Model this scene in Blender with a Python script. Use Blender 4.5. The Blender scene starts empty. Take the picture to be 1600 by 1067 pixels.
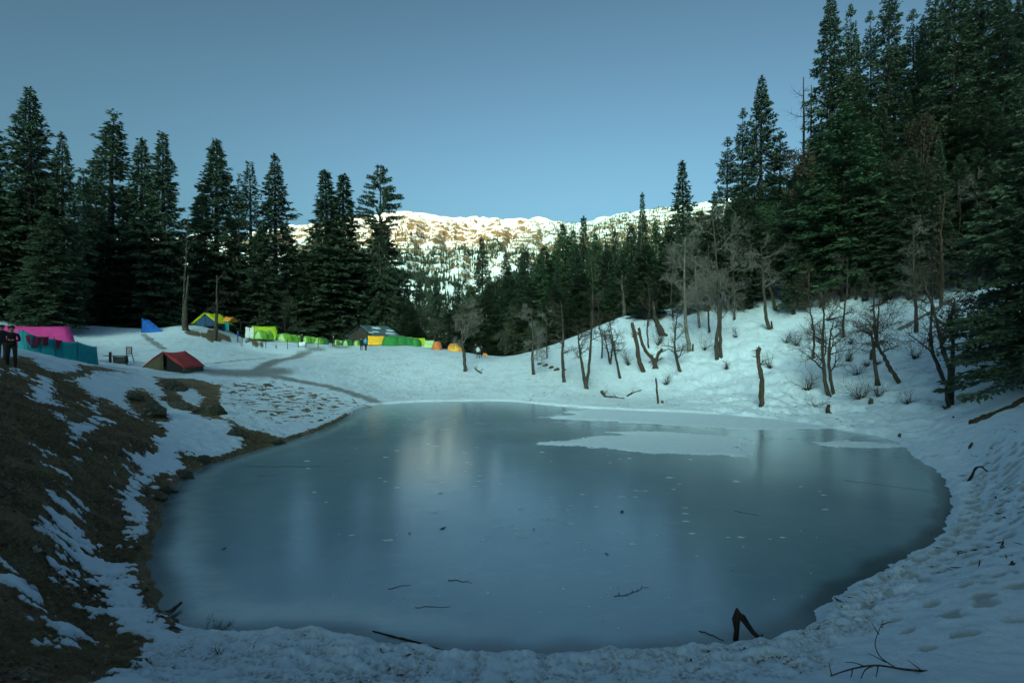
import bpy, bmesh, math, random
import numpy as np
from mathutils import Vector, Matrix, Euler

# ------------------------------------------------------------------ camera, sky, sun, exposure
scene = bpy.context.scene
COL = scene.collection
R = math.radians
F, CX, CY, CH = 800.0, 800.0, 533.5, 5.0        # photo focal length and centre in pixels, camera height over the ice
cam_d = bpy.data.cameras.new('camera'); cam = bpy.data.objects.new('camera', cam_d); COL.objects.link(cam)
cam.location = (0, 0, CH); cam.rotation_euler = (R(90), 0, 0)
cam_d.sensor_width = 36.0; cam_d.lens = 18.0; cam_d.clip_start = 0.1; cam_d.clip_end = 20000
scene.camera = cam

SUN_EL, SUN_AZ = 15.0, 12.0                       # low sun behind the camera, SUN_AZ degrees to its left
sunv = Vector((-math.sin(R(SUN_AZ)) * math.cos(R(SUN_EL)), -math.cos(R(SUN_AZ)) * math.cos(R(SUN_EL)), math.sin(R(SUN_EL))))
world = bpy.data.worlds.new('World'); scene.world = world; world.use_nodes = True
nt = world.node_tree; nt.nodes.clear()
sky = nt.nodes.new('ShaderNodeTexSky'); sky.sky_type = 'NISHITA'; sky.sun_disc = False
sky.sun_elevation = R(SUN_EL); sky.sun_rotation = R(180 + SUN_AZ)
sky.altitude = 0; sky.air_density = 1.0; sky.dust_density = 5.3; sky.ozone_density = 4.0
tint = nt.nodes.new('ShaderNodeMix'); tint.data_type = 'RGBA'; tint.blend_type = 'MULTIPLY'; tint.inputs[0].default_value = 1.0
tint.inputs[7].default_value = (0.63, 1.0, 0.82, 1)   # one even grade over the whole sky
bgn = nt.nodes.new('ShaderNodeBackground'); bgn.inputs[1].default_value = 0.090
wout = nt.nodes.new('ShaderNodeOutputWorld')
gam = nt.nodes.new('ShaderNodeGamma'); gam.inputs[1].default_value = 1.80   # the same contrast grade over the whole sky
nt.links.new(sky.outputs[0], gam.inputs[0]); sat = nt.nodes.new('ShaderNodeHueSaturation'); sat.inputs['Saturation'].default_value = 0.66
nt.links.new(gam.outputs[0], sat.inputs['Color']); nt.links.new(sat.outputs[0], tint.inputs[6]); nt.links.new(tint.outputs[2], bgn.inputs[0]); nt.links.new(bgn.outputs[0], wout.inputs[0])

sun_d = bpy.data.lights.new('sun', 'SUN'); sun_d.energy = 3.6; sun_d.angle = R(0.5); sun_d.color = (1.0, 0.54, 0.21)
sun_o = bpy.data.objects.new('sun', sun_d); COL.objects.link(sun_o)
sun_o.rotation_euler = (-sunv).to_track_quat('-Z', 'Y').to_euler()
scene.view_settings.view_transform = 'Standard'; scene.view_settings.look = 'None'
scene.view_settings.exposure = -0.06; scene.view_settings.gamma = 1.0; scene.view_settings.use_curve_mapping = False
scene.cycles.max_bounces = 6; scene.cycles.diffuse_bounces = 3; scene.cycles.glossy_bounces = 3
scene.cycles.transmission_bounces = 2; scene.cycles.transparent_max_bounces = 4; scene.cycles.caustics_reflective = False

# ------------------------------------------------------------------ numeric helpers
def smooth(a, b, x):
    t = np.clip((np.asarray(x, float) - a) / (b - a), 0, 1); return t * t * (3 - 2 * t)

def _h(ix, iy, seed):
    v = (ix.astype(np.int64) * 374761393 + iy.astype(np.int64) * 668265263 + seed * 1442695041) & 0xffffffff
    v = ((v ^ (v >> 13)) * 1274126177) & 0xffffffff
    return ((v ^ (v >> 16)) & 0xffff).astype(np.float32) / 65535.0

def noise(x, y, seed=0):                          # gradient noise, about -0.7..0.7
    x = np.asarray(x, float); y = np.asarray(y, float)
    x0 = np.floor(x); y0 = np.floor(y); fx = x - x0; fy = y - y0
    u = fx * fx * fx * (fx * (fx * 6 - 15) + 10); v = fy * fy * fy * (fy * (fy * 6 - 15) + 10)
    def g(dx, dy):
        a = _h(x0 + dx, y0 + dy, seed) * 6.2832
        return np.cos(a) * (fx - dx) + np.sin(a) * (fy - dy)
    a = g(0, 0); b = g(1, 0); c = g(0, 1); d = g(1, 1)
    return (a + (b - a) * u) * (1 - v) + (c + (d - c) * u) * v

def fbm(x, y, seed=0, octv=4, gain=0.5):
    s = 0; amp = 1; f = 1
    for k in range(octv):
        s = s + amp * noise(x * f + 13.7 * k, y * f - 7.3 * k, seed + k * 17); amp *= gain; f *= 2.03
    return s

def poly_sd(X, Y, P, closed=True):                # signed distance to a polygon, negative inside; unsigned for an open line
    P = np.asarray(P, float); X = np.asarray(X, float).ravel(); Y = np.asarray(Y, float).ravel()
    d2 = np.full(X.shape, 1e18); ins = np.zeros(X.shape, bool)
    n = len(P)
    for i in range(n if closed else n - 1):
        ax, ay = P[i]; bx, by = P[(i + 1) % n]; ex, ey = bx - ax, by - ay
        wx = X - ax; wy = Y - ay
        t = np.clip((wx * ex + wy * ey) / (ex * ex + ey * ey + 1e-12), 0, 1)
        d2 = np.minimum(d2, (wx - ex * t) ** 2 + (wy - ey * t) ** 2)
        if closed:
            c = ((ay > Y) != (by > Y))
            if by != ay: ins ^= c & (X < (bx - ax) * (Y - ay) / (by - ay) + ax)
    d = np.sqrt(d2)
    return np.where(ins, -d, d) if closed else d

def catmull(P, k, closed=True):
    P = np.asarray(P, float); n = len(P); out = []
    rng_ = range(n) if closed else range(n - 1)
    for i in rng_:
        if closed: p0, p1, p2, p3 = P[i - 1], P[i], P[(i + 1) % n], P[(i + 2) % n]
        else: p0, p1, p2, p3 = P[max(i - 1, 0)], P[i], P[i + 1], P[min(i + 2, n - 1)]
        for j in range(k):
            t = j / k
            out.append(0.5 * ((2 * p1) + (-p0 + p2) * t + (2 * p0 - 5 * p1 + 4 * p2 - p3) * t * t + (-p0 + 3 * p1 - 3 * p2 + p3) * t ** 3))
    if not closed: out.append(P[-1])
    return np.array(out)

def at(px, py, Y):                                # photo pixel at depth Y -> point
    return ((px - CX) / F * Y, Y, CH - (py - CY) / F * Y)

def ice_pt(px, py):
    Y = F * CH / (py - CY); return ((px - CX) / F * Y, Y)

# ------------------------------------------------------------------ the shape of the land
pond_px = [(740, 1021), (620, 1010), (500, 988), (390, 990), (300, 985), (262, 955), (243, 915), (232, 880), (250, 830), (262, 775), (305, 735),
           (385, 708), (440, 692), (500, 672), (540, 652), (566, 636), (620, 630), (700, 627), (790, 627), (870, 634), (960, 641), (1080, 646),
           (1200, 655), (1320, 672), (1400, 690), (1425, 712), (1468, 738), (1484, 775), (1478, 815), (1455, 848), (1385, 888),
           (1310, 928), (1278, 952), (1262, 980), (1205, 1000), (1120, 1008), (1000, 1018), (870, 1022)]
POND = catmull([ice_pt(*p) for p in pond_px], 4)
ctrl = []
for p in pond_px[::1]:
    x, y = ice_pt(*p); ctrl.append((x, y, 0.0))
for p in [(620, 605, 49), (620, 565, 58), (620, 548, 66), (620, 541, 74), (620, 540, 82), (520, 547, 68), (520, 541, 76), (450, 575, 49), (400, 587, 45),
          (520, 605, 44.5), (420, 548, 64), (380, 541, 66), (372, 527, 70), (440, 540, 72), (300, 516, 62), (300, 517, 70), (220, 524, 58), (140, 536, 53), (290, 548, 54), (200, 552, 50), (330, 572, 47.5),
          (250, 578, 42), (155, 572, 36), (60, 552, 33), (20, 575, 22), (100, 600, 26), (0, 540, 42), (250, 612, 34), (330, 640, 30.5), (400, 662, 29),
          (450, 640, 34), (200, 650, 24), (100, 650, 19), (0, 650, 14.3), (200, 720, 17.5), (100, 750, 13.4), (0, 800, 9.8), (150, 850, 11.2), (0, 950, 7.5),
          (100, 950, 8.5), (100, 1060, 6.5), (0, 1060, 5.9), (300, 1060, 7.15), (800, 1065, 7.25), (1200, 1060, 7.25), (1400, 1000, 7.8),
          (1400, 905, 10.2), (1590, 1060, 6.4), (1590, 900, 9.2), (1590, 760, 14), (1550, 700, 18.5), (1480, 690, 22.5),
          (1300, 652, 33), (1300, 622, 36), (1290, 560, 42), (1280, 500, 48), (1200, 602, 40), (1190, 540, 47), (1200, 470, 56), (1210, 430, 62),
          (1100, 612, 42.5), (1090, 550, 50), (1090, 500, 57), (1090, 477, 63), (1000, 620, 44), (1000, 570, 51), (985, 520, 58), (985, 492, 64),
          (900, 602, 47), (900, 560, 55), (900, 529, 62), (830, 572, 56), (800, 557, 64), (720, 552, 66), (720, 580, 56), (750, 610, 47.5),
          (1400, 600, 33.5), (1400, 500, 41), (1400, 430, 48), (1500, 625, 28), (1500, 520, 35), (1520, 420, 43), (1540, 340, 50),
          (1590, 655, 21.5), (1595, 560, 27), (1300, 400, 60), (660, 543, 75), (700, 549, 72), (760, 558, 70),
          (318, 509, 66), (357, 516, 68), (390, 526, 66), (407, 529, 66), (444, 533, 69), (478, 535, 71), (507, 537.5, 73), (542, 540, 74), (588, 540, 76), (626, 538.5, 75.5), (711, 548.5, 71), (236, 519, 61)]:
    ctrl.append(at(*p))
ctrl += [(75, 75, 32), (70, 40, 27), (60, 20, 21), (45, 12, 12), (26, 4, 6.5), (12, 0, 3.9), (0, 0, 3.35), (-7, 0, 3.6), (-22, 6, 6.0), (-40, 20, 7.5), (-55, 45, 8.5),
         (-62, 80, 7), (-30, 95, 4.5), (0, 100, 1.0), (22, 92, 3), (22, 78, 5), (50, 92, 16), (90, 95, 34), (0, -22, 8), (40, -20, 16), (-40, -20, 13), (-36, 88, 5), (-15, 92, 4)]
ctrl = np.array(ctrl)

def _tps_fit(c, lam=0.6):
    n = len(c); d = np.hypot(c[:, None, 0] - c[None, :, 0], c[:, None, 1] - c[None, :, 1])
    K = np.where(d > 0, d * d * np.log(d + 1e-12), 0) + lam * np.eye(n)
    P = np.c_[np.ones(n), c[:, :2]]
    A = np.block([[K, P], [P.T, np.zeros((3, 3))]]); b = np.r_[c[:, 2], 0, 0, 0]
    return np.linalg.solve(A, b)
TPSW = _tps_fit(ctrl)

def tps(X, Y):
    X = np.asarray(X, float); Y = np.asarray(Y, float); out = np.empty(X.shape)
    fx, fy, fo = X.ravel(), Y.ravel(), out.ravel()
    for s in range(0, len(fx), 60000):
        x = fx[s:s + 60000, None] - ctrl[None, :, 0]; y = fy[s:s + 60000, None] - ctrl[None, :, 1]
        d2 = x * x + y * y + 1e-9
        fo[s:s + 60000] = (0.5 * d2 * np.log(d2)) @ TPSW[:-3] + TPSW[-3] + TPSW[-2] * fx[s:s + 60000] + TPSW[-1] * fy[s:s + 60000]
    return fo.reshape(X.shape)

def far_h(X, Y):
    z = 4 + 0.42 * np.maximum(X - 15, 0) * smooth(0, 60, X) - 0.16 * np.maximum(Y - 90, 0) + 0.12 * np.maximum(-X - 30, 0)
    z = z + 0.25 * np.maximum(-Y - 10, 0)
    return np.clip(z, -70, 90) + 3 * fbm(X / 40, Y / 40, 5, 3)

PB = (POND[:, 0].min() - 5, POND[:, 0].max() + 5, POND[:, 1].min() - 5, POND[:, 1].max() + 5)
def pond_sd(X, Y):
    X = np.asarray(X, float); Y = np.asarray(Y, float); s = np.full(X.shape, 5.0)
    m = (X > PB[0]) & (X < PB[1]) & (Y > PB[2]) & (Y < PB[3])
    if m.any(): s[m] = poly_sd(X[m], Y[m], POND)
    return s

def base_h(X, Y, sd=None):
    X = np.atleast_1d(np.asarray(X, float)); Y = np.atleast_1d(np.asarray(Y, float))
    r = np.hypot(X, Y - 40); z = np.zeros(X.shape)
    w = smooth(62, 110, r); near = w < 1
    if near.any(): z[near] = tps(X[near], Y[near]) * (1 - w[near])
    if (w > 0).any(): z = z + far_h(X, Y) * w
    if sd is None: sd = pond_sd(X, Y)
    out = 0.10 * smooth(0, 0.22, sd) + np.maximum(z, 0.02) * smooth(0.0, 2.2, sd)
    return np.where(sd > 0, np.where(sd >= 5, z, out), -0.7 * smooth(0, 1.0, -sd) - 0.02)

def hz(x, y): return float(base_h(x, y)[0])

def ground(px, py, y0=5.0, y1=110.0):             # where the line of sight through a photo pixel meets the land
    Ys = np.geomspace(y0, y1, 900); Xs = (px - CX) / F * Ys; Zs = CH - (py - CY) / F * Ys
    h = np.maximum(base_h(Xs, Ys), 0.0); k = np.argmax(Zs <= h)
    if not (Zs <= h).any(): k = len(Ys) - 1
    return (float(Xs[k]), float(Ys[k]), float(h[k]))

def gpoly(pts, ox=0, oy=0, sc=1.0): return np.array([ground(ox + p[0] / sc, oy + p[1] / sc)[:2] for p in pts])

# ------------------------------------------------------------------ object helpers
def link(o, parent=None):
    COL.objects.link(o)
    if parent is not None: o.parent = parent
    return o
def tag(o, label=None, cat=None, group=None, kind=None):
    for k, v in (('label', label), ('category', cat), ('group', group), ('kind', kind)):
        if v: o[k] = v
    return o
def empty(name, loc, rz=0.0, label=None, cat=None, group=None, scale=None):
    o = bpy.data.objects.new(name, None); COL.objects.link(o); o.location = loc; o.rotation_euler = (0, 0, rz); o.empty_display_size = 0.2
    if scale: o.scale = scale
    return tag(o, label, cat, group)
def mesh_np(name, V, Fc, mats=(), smooth_=True, attrs=None, midx=None):
    me = bpy.data.meshes.new(name); V = np.asarray(V, np.float32); Fc = np.asarray(Fc, np.int32); k = Fc.shape[1]
    me.vertices.add(len(V)); me.vertices.foreach_set('co', V.ravel())
    me.loops.add(Fc.size); me.loops.foreach_set('vertex_index', Fc.ravel())
    me.polygons.add(len(Fc)); me.polygons.foreach_set('loop_start', np.arange(0, Fc.size, k, dtype=np.int32))
    me.polygons.foreach_set('loop_total', np.full(len(Fc), k, np.int32))
    me.polygons.foreach_set('use_smooth', np.full(len(Fc), smooth_))
    for m in mats: me.materials.append(m)
    if midx is not None: me.polygons.foreach_set('material_index', np.asarray(midx, np.int32))
    for n, a in (attrs or {}).items():
        at_ = me.attributes.new(n, 'FLOAT', 'POINT'); at_.data.foreach_set('value', np.asarray(a, np.float32))
    me.update(calc_edges=True); return me

class MB:                                          # collects shapes, then becomes one mesh object
    def __init__(s): s.v = []; s.f = []
    def add(s, V, Fc):
        b = len(s.v); s.v += [tuple(p) for p in V]; s.f += [tuple(i + b for i in f) for f in Fc]; return s
    def box(s, c, size, rot=None):
        x, y, z = (d / 2 for d in size); c = Vector(c)
        V = [Vector((a * x, b * y, d * z)) for a in (-1, 1) for b in (-1, 1) for d in (-1, 1)]
        if rot is not None: V = [rot @ p for p in V]
        return s.add([p + c for p in V], [(0, 1, 3, 2), (4, 6, 7, 5), (0, 4, 5, 1), (2, 3, 7, 6), (0, 2, 6, 4), (1, 5, 7, 3)])
    def bar(s, a, b, w, h):
        a = Vector(a); b = Vector(b); d = b - a
        return s.box((a + b) / 2, (w, h, d.length), d.to_track_quat('Z', 'Y').to_matrix())
    def tube(s, P, rad, n=6, cap=True, jag=0.0, rng=None):
        P = [Vector(p) for p in P]; b = len(s.v); up = None
        for i, p in enumerate(P):
            t = (P[min(i + 1, len(P) - 1)] - P[max(i - 1, 0)]).normalized()
            if up is None: up = t.orthogonal().normalized()
            up = (up - t * up.dot(t)).normalized(); sd = t.cross(up); r = rad[i] if hasattr(rad, '__len__') else rad
            for k in range(n):
                a = 2 * math.pi * k / n; q = p + (up * math.cos(a) + sd * math.sin(a)) * r
                if jag and i == len(P) - 1: q = q + t * rng.uniform(-jag, jag)
                s.v.append(tuple(q))
        for i in range(len(P) - 1):
            for k in range(n):
                a = b + i * n + k; c = b + i * n + (k + 1) % n; s.f.append((a, c, c + n, a + n))
        if cap: s.f.append(tuple(b + (len(P) - 1) * n + k for k in range(n))); s.f.append(tuple(b + k for k in reversed(range(n))))
        return s
    def sheet(s, G, th=0.0):                        # grid of points G[i][j]; th gives the cloth a second, inner face
        b = len(s.v); ni, nj = len(G), len(G[0])
        for row in G: s.v += [tuple(p) for p in row]
        for i in range(ni - 1):
            for j in range(nj - 1): a = b + i * nj + j; s.f.append((a, a + 1, a + nj + 1, a + nj))
        return s
    def mesh(s, name, mats, smooth_=False):
        me = bpy.data.meshes.new(name); me.from_pydata(s.v, [], s.f)
        for m in (mats if isinstance(mats, (list, tuple)) else [mats]): me.materials.append(m)
        if smooth_: me.polygons.foreach_set('use_smooth', [True] * len(me.polygons))
        me.update(); return me
    def build(s, name, mat, parent=None, smooth_=False):
        return link(bpy.data.objects.new(name, s.mesh(name, mat, smooth_)), parent)

# ------------------------------------------------------------------ materials
MATS = {}
class NT:
    def __init__(s, name):
        s.m = bpy.data.materials.new(name); s.m.use_nodes = True; s.t = s.m.node_tree; s.n = s.t.nodes; s.b = s.n['Principled BSDF']; MATS[name] = s.m
    def new(s, t, **kw):
        x = s.n.new(t)
        for k, v in kw.items(): setattr(x, k, v)
        return x
    def l(s, a, b): s.t.links.new(a, b)
    def co(s): return s.new('ShaderNodeNewGeometry').outputs['Position']
    def noise(s, vec, scale, detail=4, rough=0.55, dist=0.0):
        x = s.new('ShaderNodeTexNoise'); x.inputs['Scale'].default_value = scale; x.inputs['Detail'].default_value = detail
        x.inputs['Roughness'].default_value = rough; x.inputs['Distortion'].default_value = dist
        if vec is not None: s.l(vec, x.inputs['Vector'])
        return x.outputs['Fac']
    def mapping(s, vec, scale):
        x = s.new('ShaderNodeMapping'); x.inputs['Scale'].default_value = scale; s.l(vec, x.inputs['Vector']); return x.outputs[0]
    def ramp(s, fac, stops):
        x = s.new('ShaderNodeValToRGB'); e = x.color_ramp.elements
        while len(e) < len(stops): e.new(0.5)
        for i, (p, c) in enumerate(stops): e[i].position = p; e[i].color = (*c, 1) if len(c) == 3 else c
        s.l(fac, x.inputs[0]); return x.outputs[0]
    def mix(s, fac, a, b):
        x = s.new('ShaderNodeMix', data_type='RGBA')
        for i, v in ((0, fac), (6, a), (7, b)):
            if hasattr(v, 'is_linked'): s.l(v, x.inputs[i])
            else: x.inputs[i].default_value = v if i == 0 else (*v, 1)
        return x.outputs[2]
    def math(s, op, a, b=None, clamp=False):
        x = s.new('ShaderNodeMath', operation=op, use_clamp=clamp)
        for i, v in ((0, a), (1, b)):
            if v is None: continue
            if hasattr(v, 'is_linked'): s.l(v, x.inputs[i])
            else: x.inputs[i].default_value = v
        return x.outputs[0]
    def mr(s, v, a, b, c=0.0, d=1.0):
        x = s.new('ShaderNodeMapRange'); s.l(v, x.inputs[0])
        for i, q in enumerate((a, b, c, d)): x.inputs[i + 1].default_value = q
        return x.outputs[0]
    def attr(s, name): return s.new('ShaderNodeAttribute', attribute_name=name).outputs['Fac']
    def bump(s, h, strength=0.5, dist=0.05):
        x = s.new('ShaderNodeBump'); x.inputs['Strength'].default_value = strength; x.inputs['Distance'].default_value = dist
        s.l(h, x.inputs['Height']); s.l(x.outputs[0], s.b.inputs['Normal'])
    def set(s, color=None, rough=None, spec=None):
        for key, v in (('Base Color', color), ('Roughness', rough), ('Specular IOR Level', spec)):
            if v is None: continue
            if hasattr(v, 'is_linked'): s.l(v, s.b.inputs[key])
            else: s.b.inputs[key].default_value = (*v, 1) if key == 'Base Color' else v
        return s.m

def m_plain(name, col, rough=0.8, var=0.25, scale=6.0, bump=0.0, spec=0.3):
    t = NT(name); co = t.new('ShaderNodeTexCoord').outputs['Object']; n = t.noise(co, scale, 5)
    lo = tuple(c * (1 - var) for c in col); hi = tuple(min(1, c * (1 + var)) for c in col)
    if bump: t.bump(n, bump, 0.03)
    return t.set(t.ramp(n, [(0.3, lo), (0.7, hi)]), rough, spec)

# ground: snow over soil, grass and trodden gravel, laid by the point attributes snow / path / moss
t = NT('ground'); co = t.co()
n1 = t.noise(co, 2.2, 6); n2 = t.noise(co, 14.0, 5, 0.65); n3 = t.noise(co, 45.0, 3)
soil = t.mix(t.ramp(n1, [(0.38, (0,) * 3), (0.62, (1,) * 3)]), (0.140, 0.092, 0.060), (0.240, 0.165, 0.104))
n0 = t.noise(co, 0.7, 5, 0.6); soil = t.mix(t.ramp(n0, [(0.40, (0,) * 3), (0.60, (1,) * 3)]), soil, (0.065, 0.044, 0.030))
soil = t.mix(t.ramp(n2, [(0.45, (0,) * 3), (0.65, (1,) * 3)]), soil, (0.26, 0.185, 0.122))
soil = t.mix(t.math('MULTIPLY', t.attr('moss'), t.math('MULTIPLY', n2, 0.7)), soil, (0.13, 0.115, 0.045))
soil = t.mix(t.ramp(n3, [(0.66, (0,) * 3), (0.72, (1,) * 3)]), soil, (0.38, 0.33, 0.27))
snow = t.mix(t.ramp(n1, [(0.3, (0,) * 3), (0.7, (1,) * 3)]), (0.64, 0.74, 0.88), (0.73, 0.83, 0.97))
dirt = t.attr('dirt')
snow = t.mix(t.math('MULTIPLY', dirt, t.ramp(n2, [(0.42, (0,) * 3), (0.66, (1,) * 3)])), snow, (0.26, 0.20, 0.16))
snow = t.mix(t.math('MULTIPLY', t.attr('dent_shade'), 0.85), snow, (0.36, 0.39, 0.41))  # shade inside the footprints, put into the snow colour as grey
fac = t.math('ADD', t.attr('snow'), t.math('MULTIPLY', t.math('SUBTRACT', n2, 0.5), 0.9))
fac = t.math('ADD', fac, t.math('MULTIPLY', t.math('SUBTRACT', n3, 0.5), 0.35))
fac = t.mr(fac, 0.40, 0.60)
pth = t.mr(t.math('ADD', t.attr('path'), t.math('MULTIPLY', t.math('SUBTRACT', n2, 0.5), 2.0)), 0.2, 0.95)
snow = t.mix(t.math('MULTIPLY', pth, 0.8), snow, (0.11, 0.10, 0.095))
t.bump(t.math('ADD', t.math('MULTIPLY', n2, 0.7), t.math('MULTIPLY', n3, 0.3)), 0.55, 0.06)
t.set(t.mix(fac, soil, snow), t.mr(fac, 0, 1, 0.95, 0.62), 0.25)
M_GROUND = t.m
t = NT('snow'); co = t.co(); n = t.noise(co, 5, 6, 0.6)
t.bump(n, 0.5, 0.05); t.set(t.ramp(n, [(0.3, (0.68, 0.77, 0.89)), (0.7, (0.78, 0.87, 0.97))]), 0.65, 0.25); M_SNOW = t.m
# lake ice: grey-teal, frosty, dull mirror
t = NT('ice'); co = t.co(); big = t.noise(co, 0.16, 4, 0.5); mid = t.noise(t.mapping(co, (1.0, 2.2, 1)), 1.3, 6, 0.6); fine = t.noise(co, 26, 4, 0.7)
edge = t.attr('edge')
col = t.mix(t.ramp(big, [(0.35, (0,) * 3), (0.7, (1,) * 3)]), (0.200, 0.320, 0.415), (0.300, 0.440, 0.550))
col = t.mix(t.math('MULTIPLY', t.ramp(mid, [(0.55, (0,) * 3), (0.75, (1,) * 3)]), 0.30), col, (0.42, 0.54, 0.61))
col = t.mix(t.math('MULTIPLY', t.ramp(fine, [(0.55, (0,) * 3), (0.8, (1,) * 3)]), 0.35), col, (0.48, 0.59, 0.65))
col = t.mix(t.math('MULTIPLY', edge, t.mr(mid, 0.3, 0.6, 0.55, 0.95)), col, (0.46, 0.57, 0.63))
vo = t.new('ShaderNodeTexVoronoi', feature='DISTANCE_TO_EDGE'); vo.inputs['Scale'].default_value = 0.16
wc = t.new('ShaderNodeMix', data_type='VECTOR'); wc.inputs[0].default_value = 0.10; nv = t.new('ShaderNodeTexNoise'); nv.inputs['Scale'].default_value = 0.5; t.l(co, nv.inputs['Vector'])
t.l(co, wc.inputs[4]); sc_ = t.new('ShaderNodeVectorMath', operation='SCALE'); sc_.inputs['Scale'].default_value = 30; t.l(nv.outputs['Color'], sc_.inputs[0]); t.l(sc_.outputs[0], wc.inputs[5]); t.l(wc.outputs[1], vo.inputs['Vector'])
seam = t.math('MULTIPLY', t.mr(vo.outputs['Distance'], 0.0, 0.006, 1.0, 0.0), t.mr(big, 0.45, 0.6)); col = t.mix(t.math('MULTIPLY', seam, 0.35), col, (0.42, 0.50, 0.53))
wet = t.attr('wet'); col = t.mix(t.math('MULTIPLY', wet, 0.7), col, (0.060, 0.075, 0.080))
t.bump(t.math('ADD', t.math('MULTIPLY', fine, 0.15), mid), 0.05, 0.02)
t.set(col, t.mr(mid, 0.3, 0.75, 0.12, 0.22), 1.0); t.b.inputs['IOR'].default_value = 1.31; M_ICE = t.m
t.b.inputs['Coat Weight'].default_value = 0.6; t.b.inputs['Coat Roughness'].default_value = 0.24; t.b.inputs['Coat IOR'].default_value = 1.65   # refrozen film
# foliage
def m_leaf(name, a, b, c):
    t = NT(name); tn = t.attr('tint'); ob = t.new('ShaderNodeObjectInfo').outputs['Random']
    v = t.math('ADD', t.math('MULTIPLY', tn, 0.75), t.math('MULTIPLY', ob, 0.25))
    cr = t.ramp(v, [(0.0, a), (0.5, b), (1.0, c)]); t.set(cr, 0.7, 0.25)
    tr = t.new('ShaderNodeBsdfTranslucent'); t.l(cr, tr.inputs[0]); mx = t.new('ShaderNodeMixShader'); mx.inputs[0].default_value = 0.30; t.l(t.b.outputs[0], mx.inputs[1]); t.l(tr.outputs[0], mx.inputs[2]); t.l(mx.outputs[0], t.n['Material Output'].inputs[0]); return t.m
M_FIR = m_leaf('fir_needles', (0.042, 0.068, 0.046), (0.075, 0.115, 0.072), (0.105, 0.150, 0.090))
M_FIRG = m_leaf('green_needles', (0.050, 0.092, 0.050), (0.080, 0.145, 0.072), (0.110, 0.185, 0.090))
M_OAK = m_leaf('oak_leaves', (0.048, 0.068, 0.044), (0.088, 0.110, 0.068), (0.135, 0.142, 0.094))
M_BRN = m_leaf('brown_leaves', (0.045, 0.040, 0.026), (0.080, 0.066, 0.040), (0.120, 0.092, 0.058))
def m_bark(name, a, b, sc=(3, 3, 0.8)):
    t = NT(name); co = t.new('ShaderNodeTexCoord').outputs['Object']; n = t.noise(t.mapping(co, sc), 3.0, 6, 0.65)
    t.bump(n, 0.8, 0.06); t.set(t.ramp(n, [(0.32, a), (0.68, b)]), 0.9, 0.2); return t.m
M_BARK = m_bark('bark', (0.028, 0.023, 0.019), (0.085, 0.072, 0.060))
M_BARKG = m_bark('grey_bark', (0.085, 0.078, 0.070), (0.25, 0.23, 0.21))
M_BARKR = m_bark('brown_bark', (0.035, 0.024, 0.018), (0.100, 0.070, 0.050))
M_DARK = m_bark('black_wood', (0.014, 0.011, 0.009), (0.050, 0.040, 0.032))
M_DEAD = m_bark('dead_wood', (0.030, 0.026, 0.022), (0.11, 0.095, 0.08))
t = NT('rock'); co = t.new('ShaderNodeTexCoord').outputs['Object']; a = t.noise(co, 2.5, 8, 0.65); b = t.noise(co, 9, 5)
rc = t.mix(t.ramp(b, [(0.48, (0,) * 3), (0.62, (1,) * 3)]), (0.060, 0.056, 0.050), (0.13, 0.12, 0.105)); rc = t.mix(t.ramp(a, [(0.5, (0,) * 3), (0.62, (1,) * 3)]), rc, (0.035, 0.040, 0.018))
t.bump(t.math('ADD', a, b), 0.9, 0.08); t.set(rc, 0.92, 0.2); M_ROCK = t.m
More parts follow.
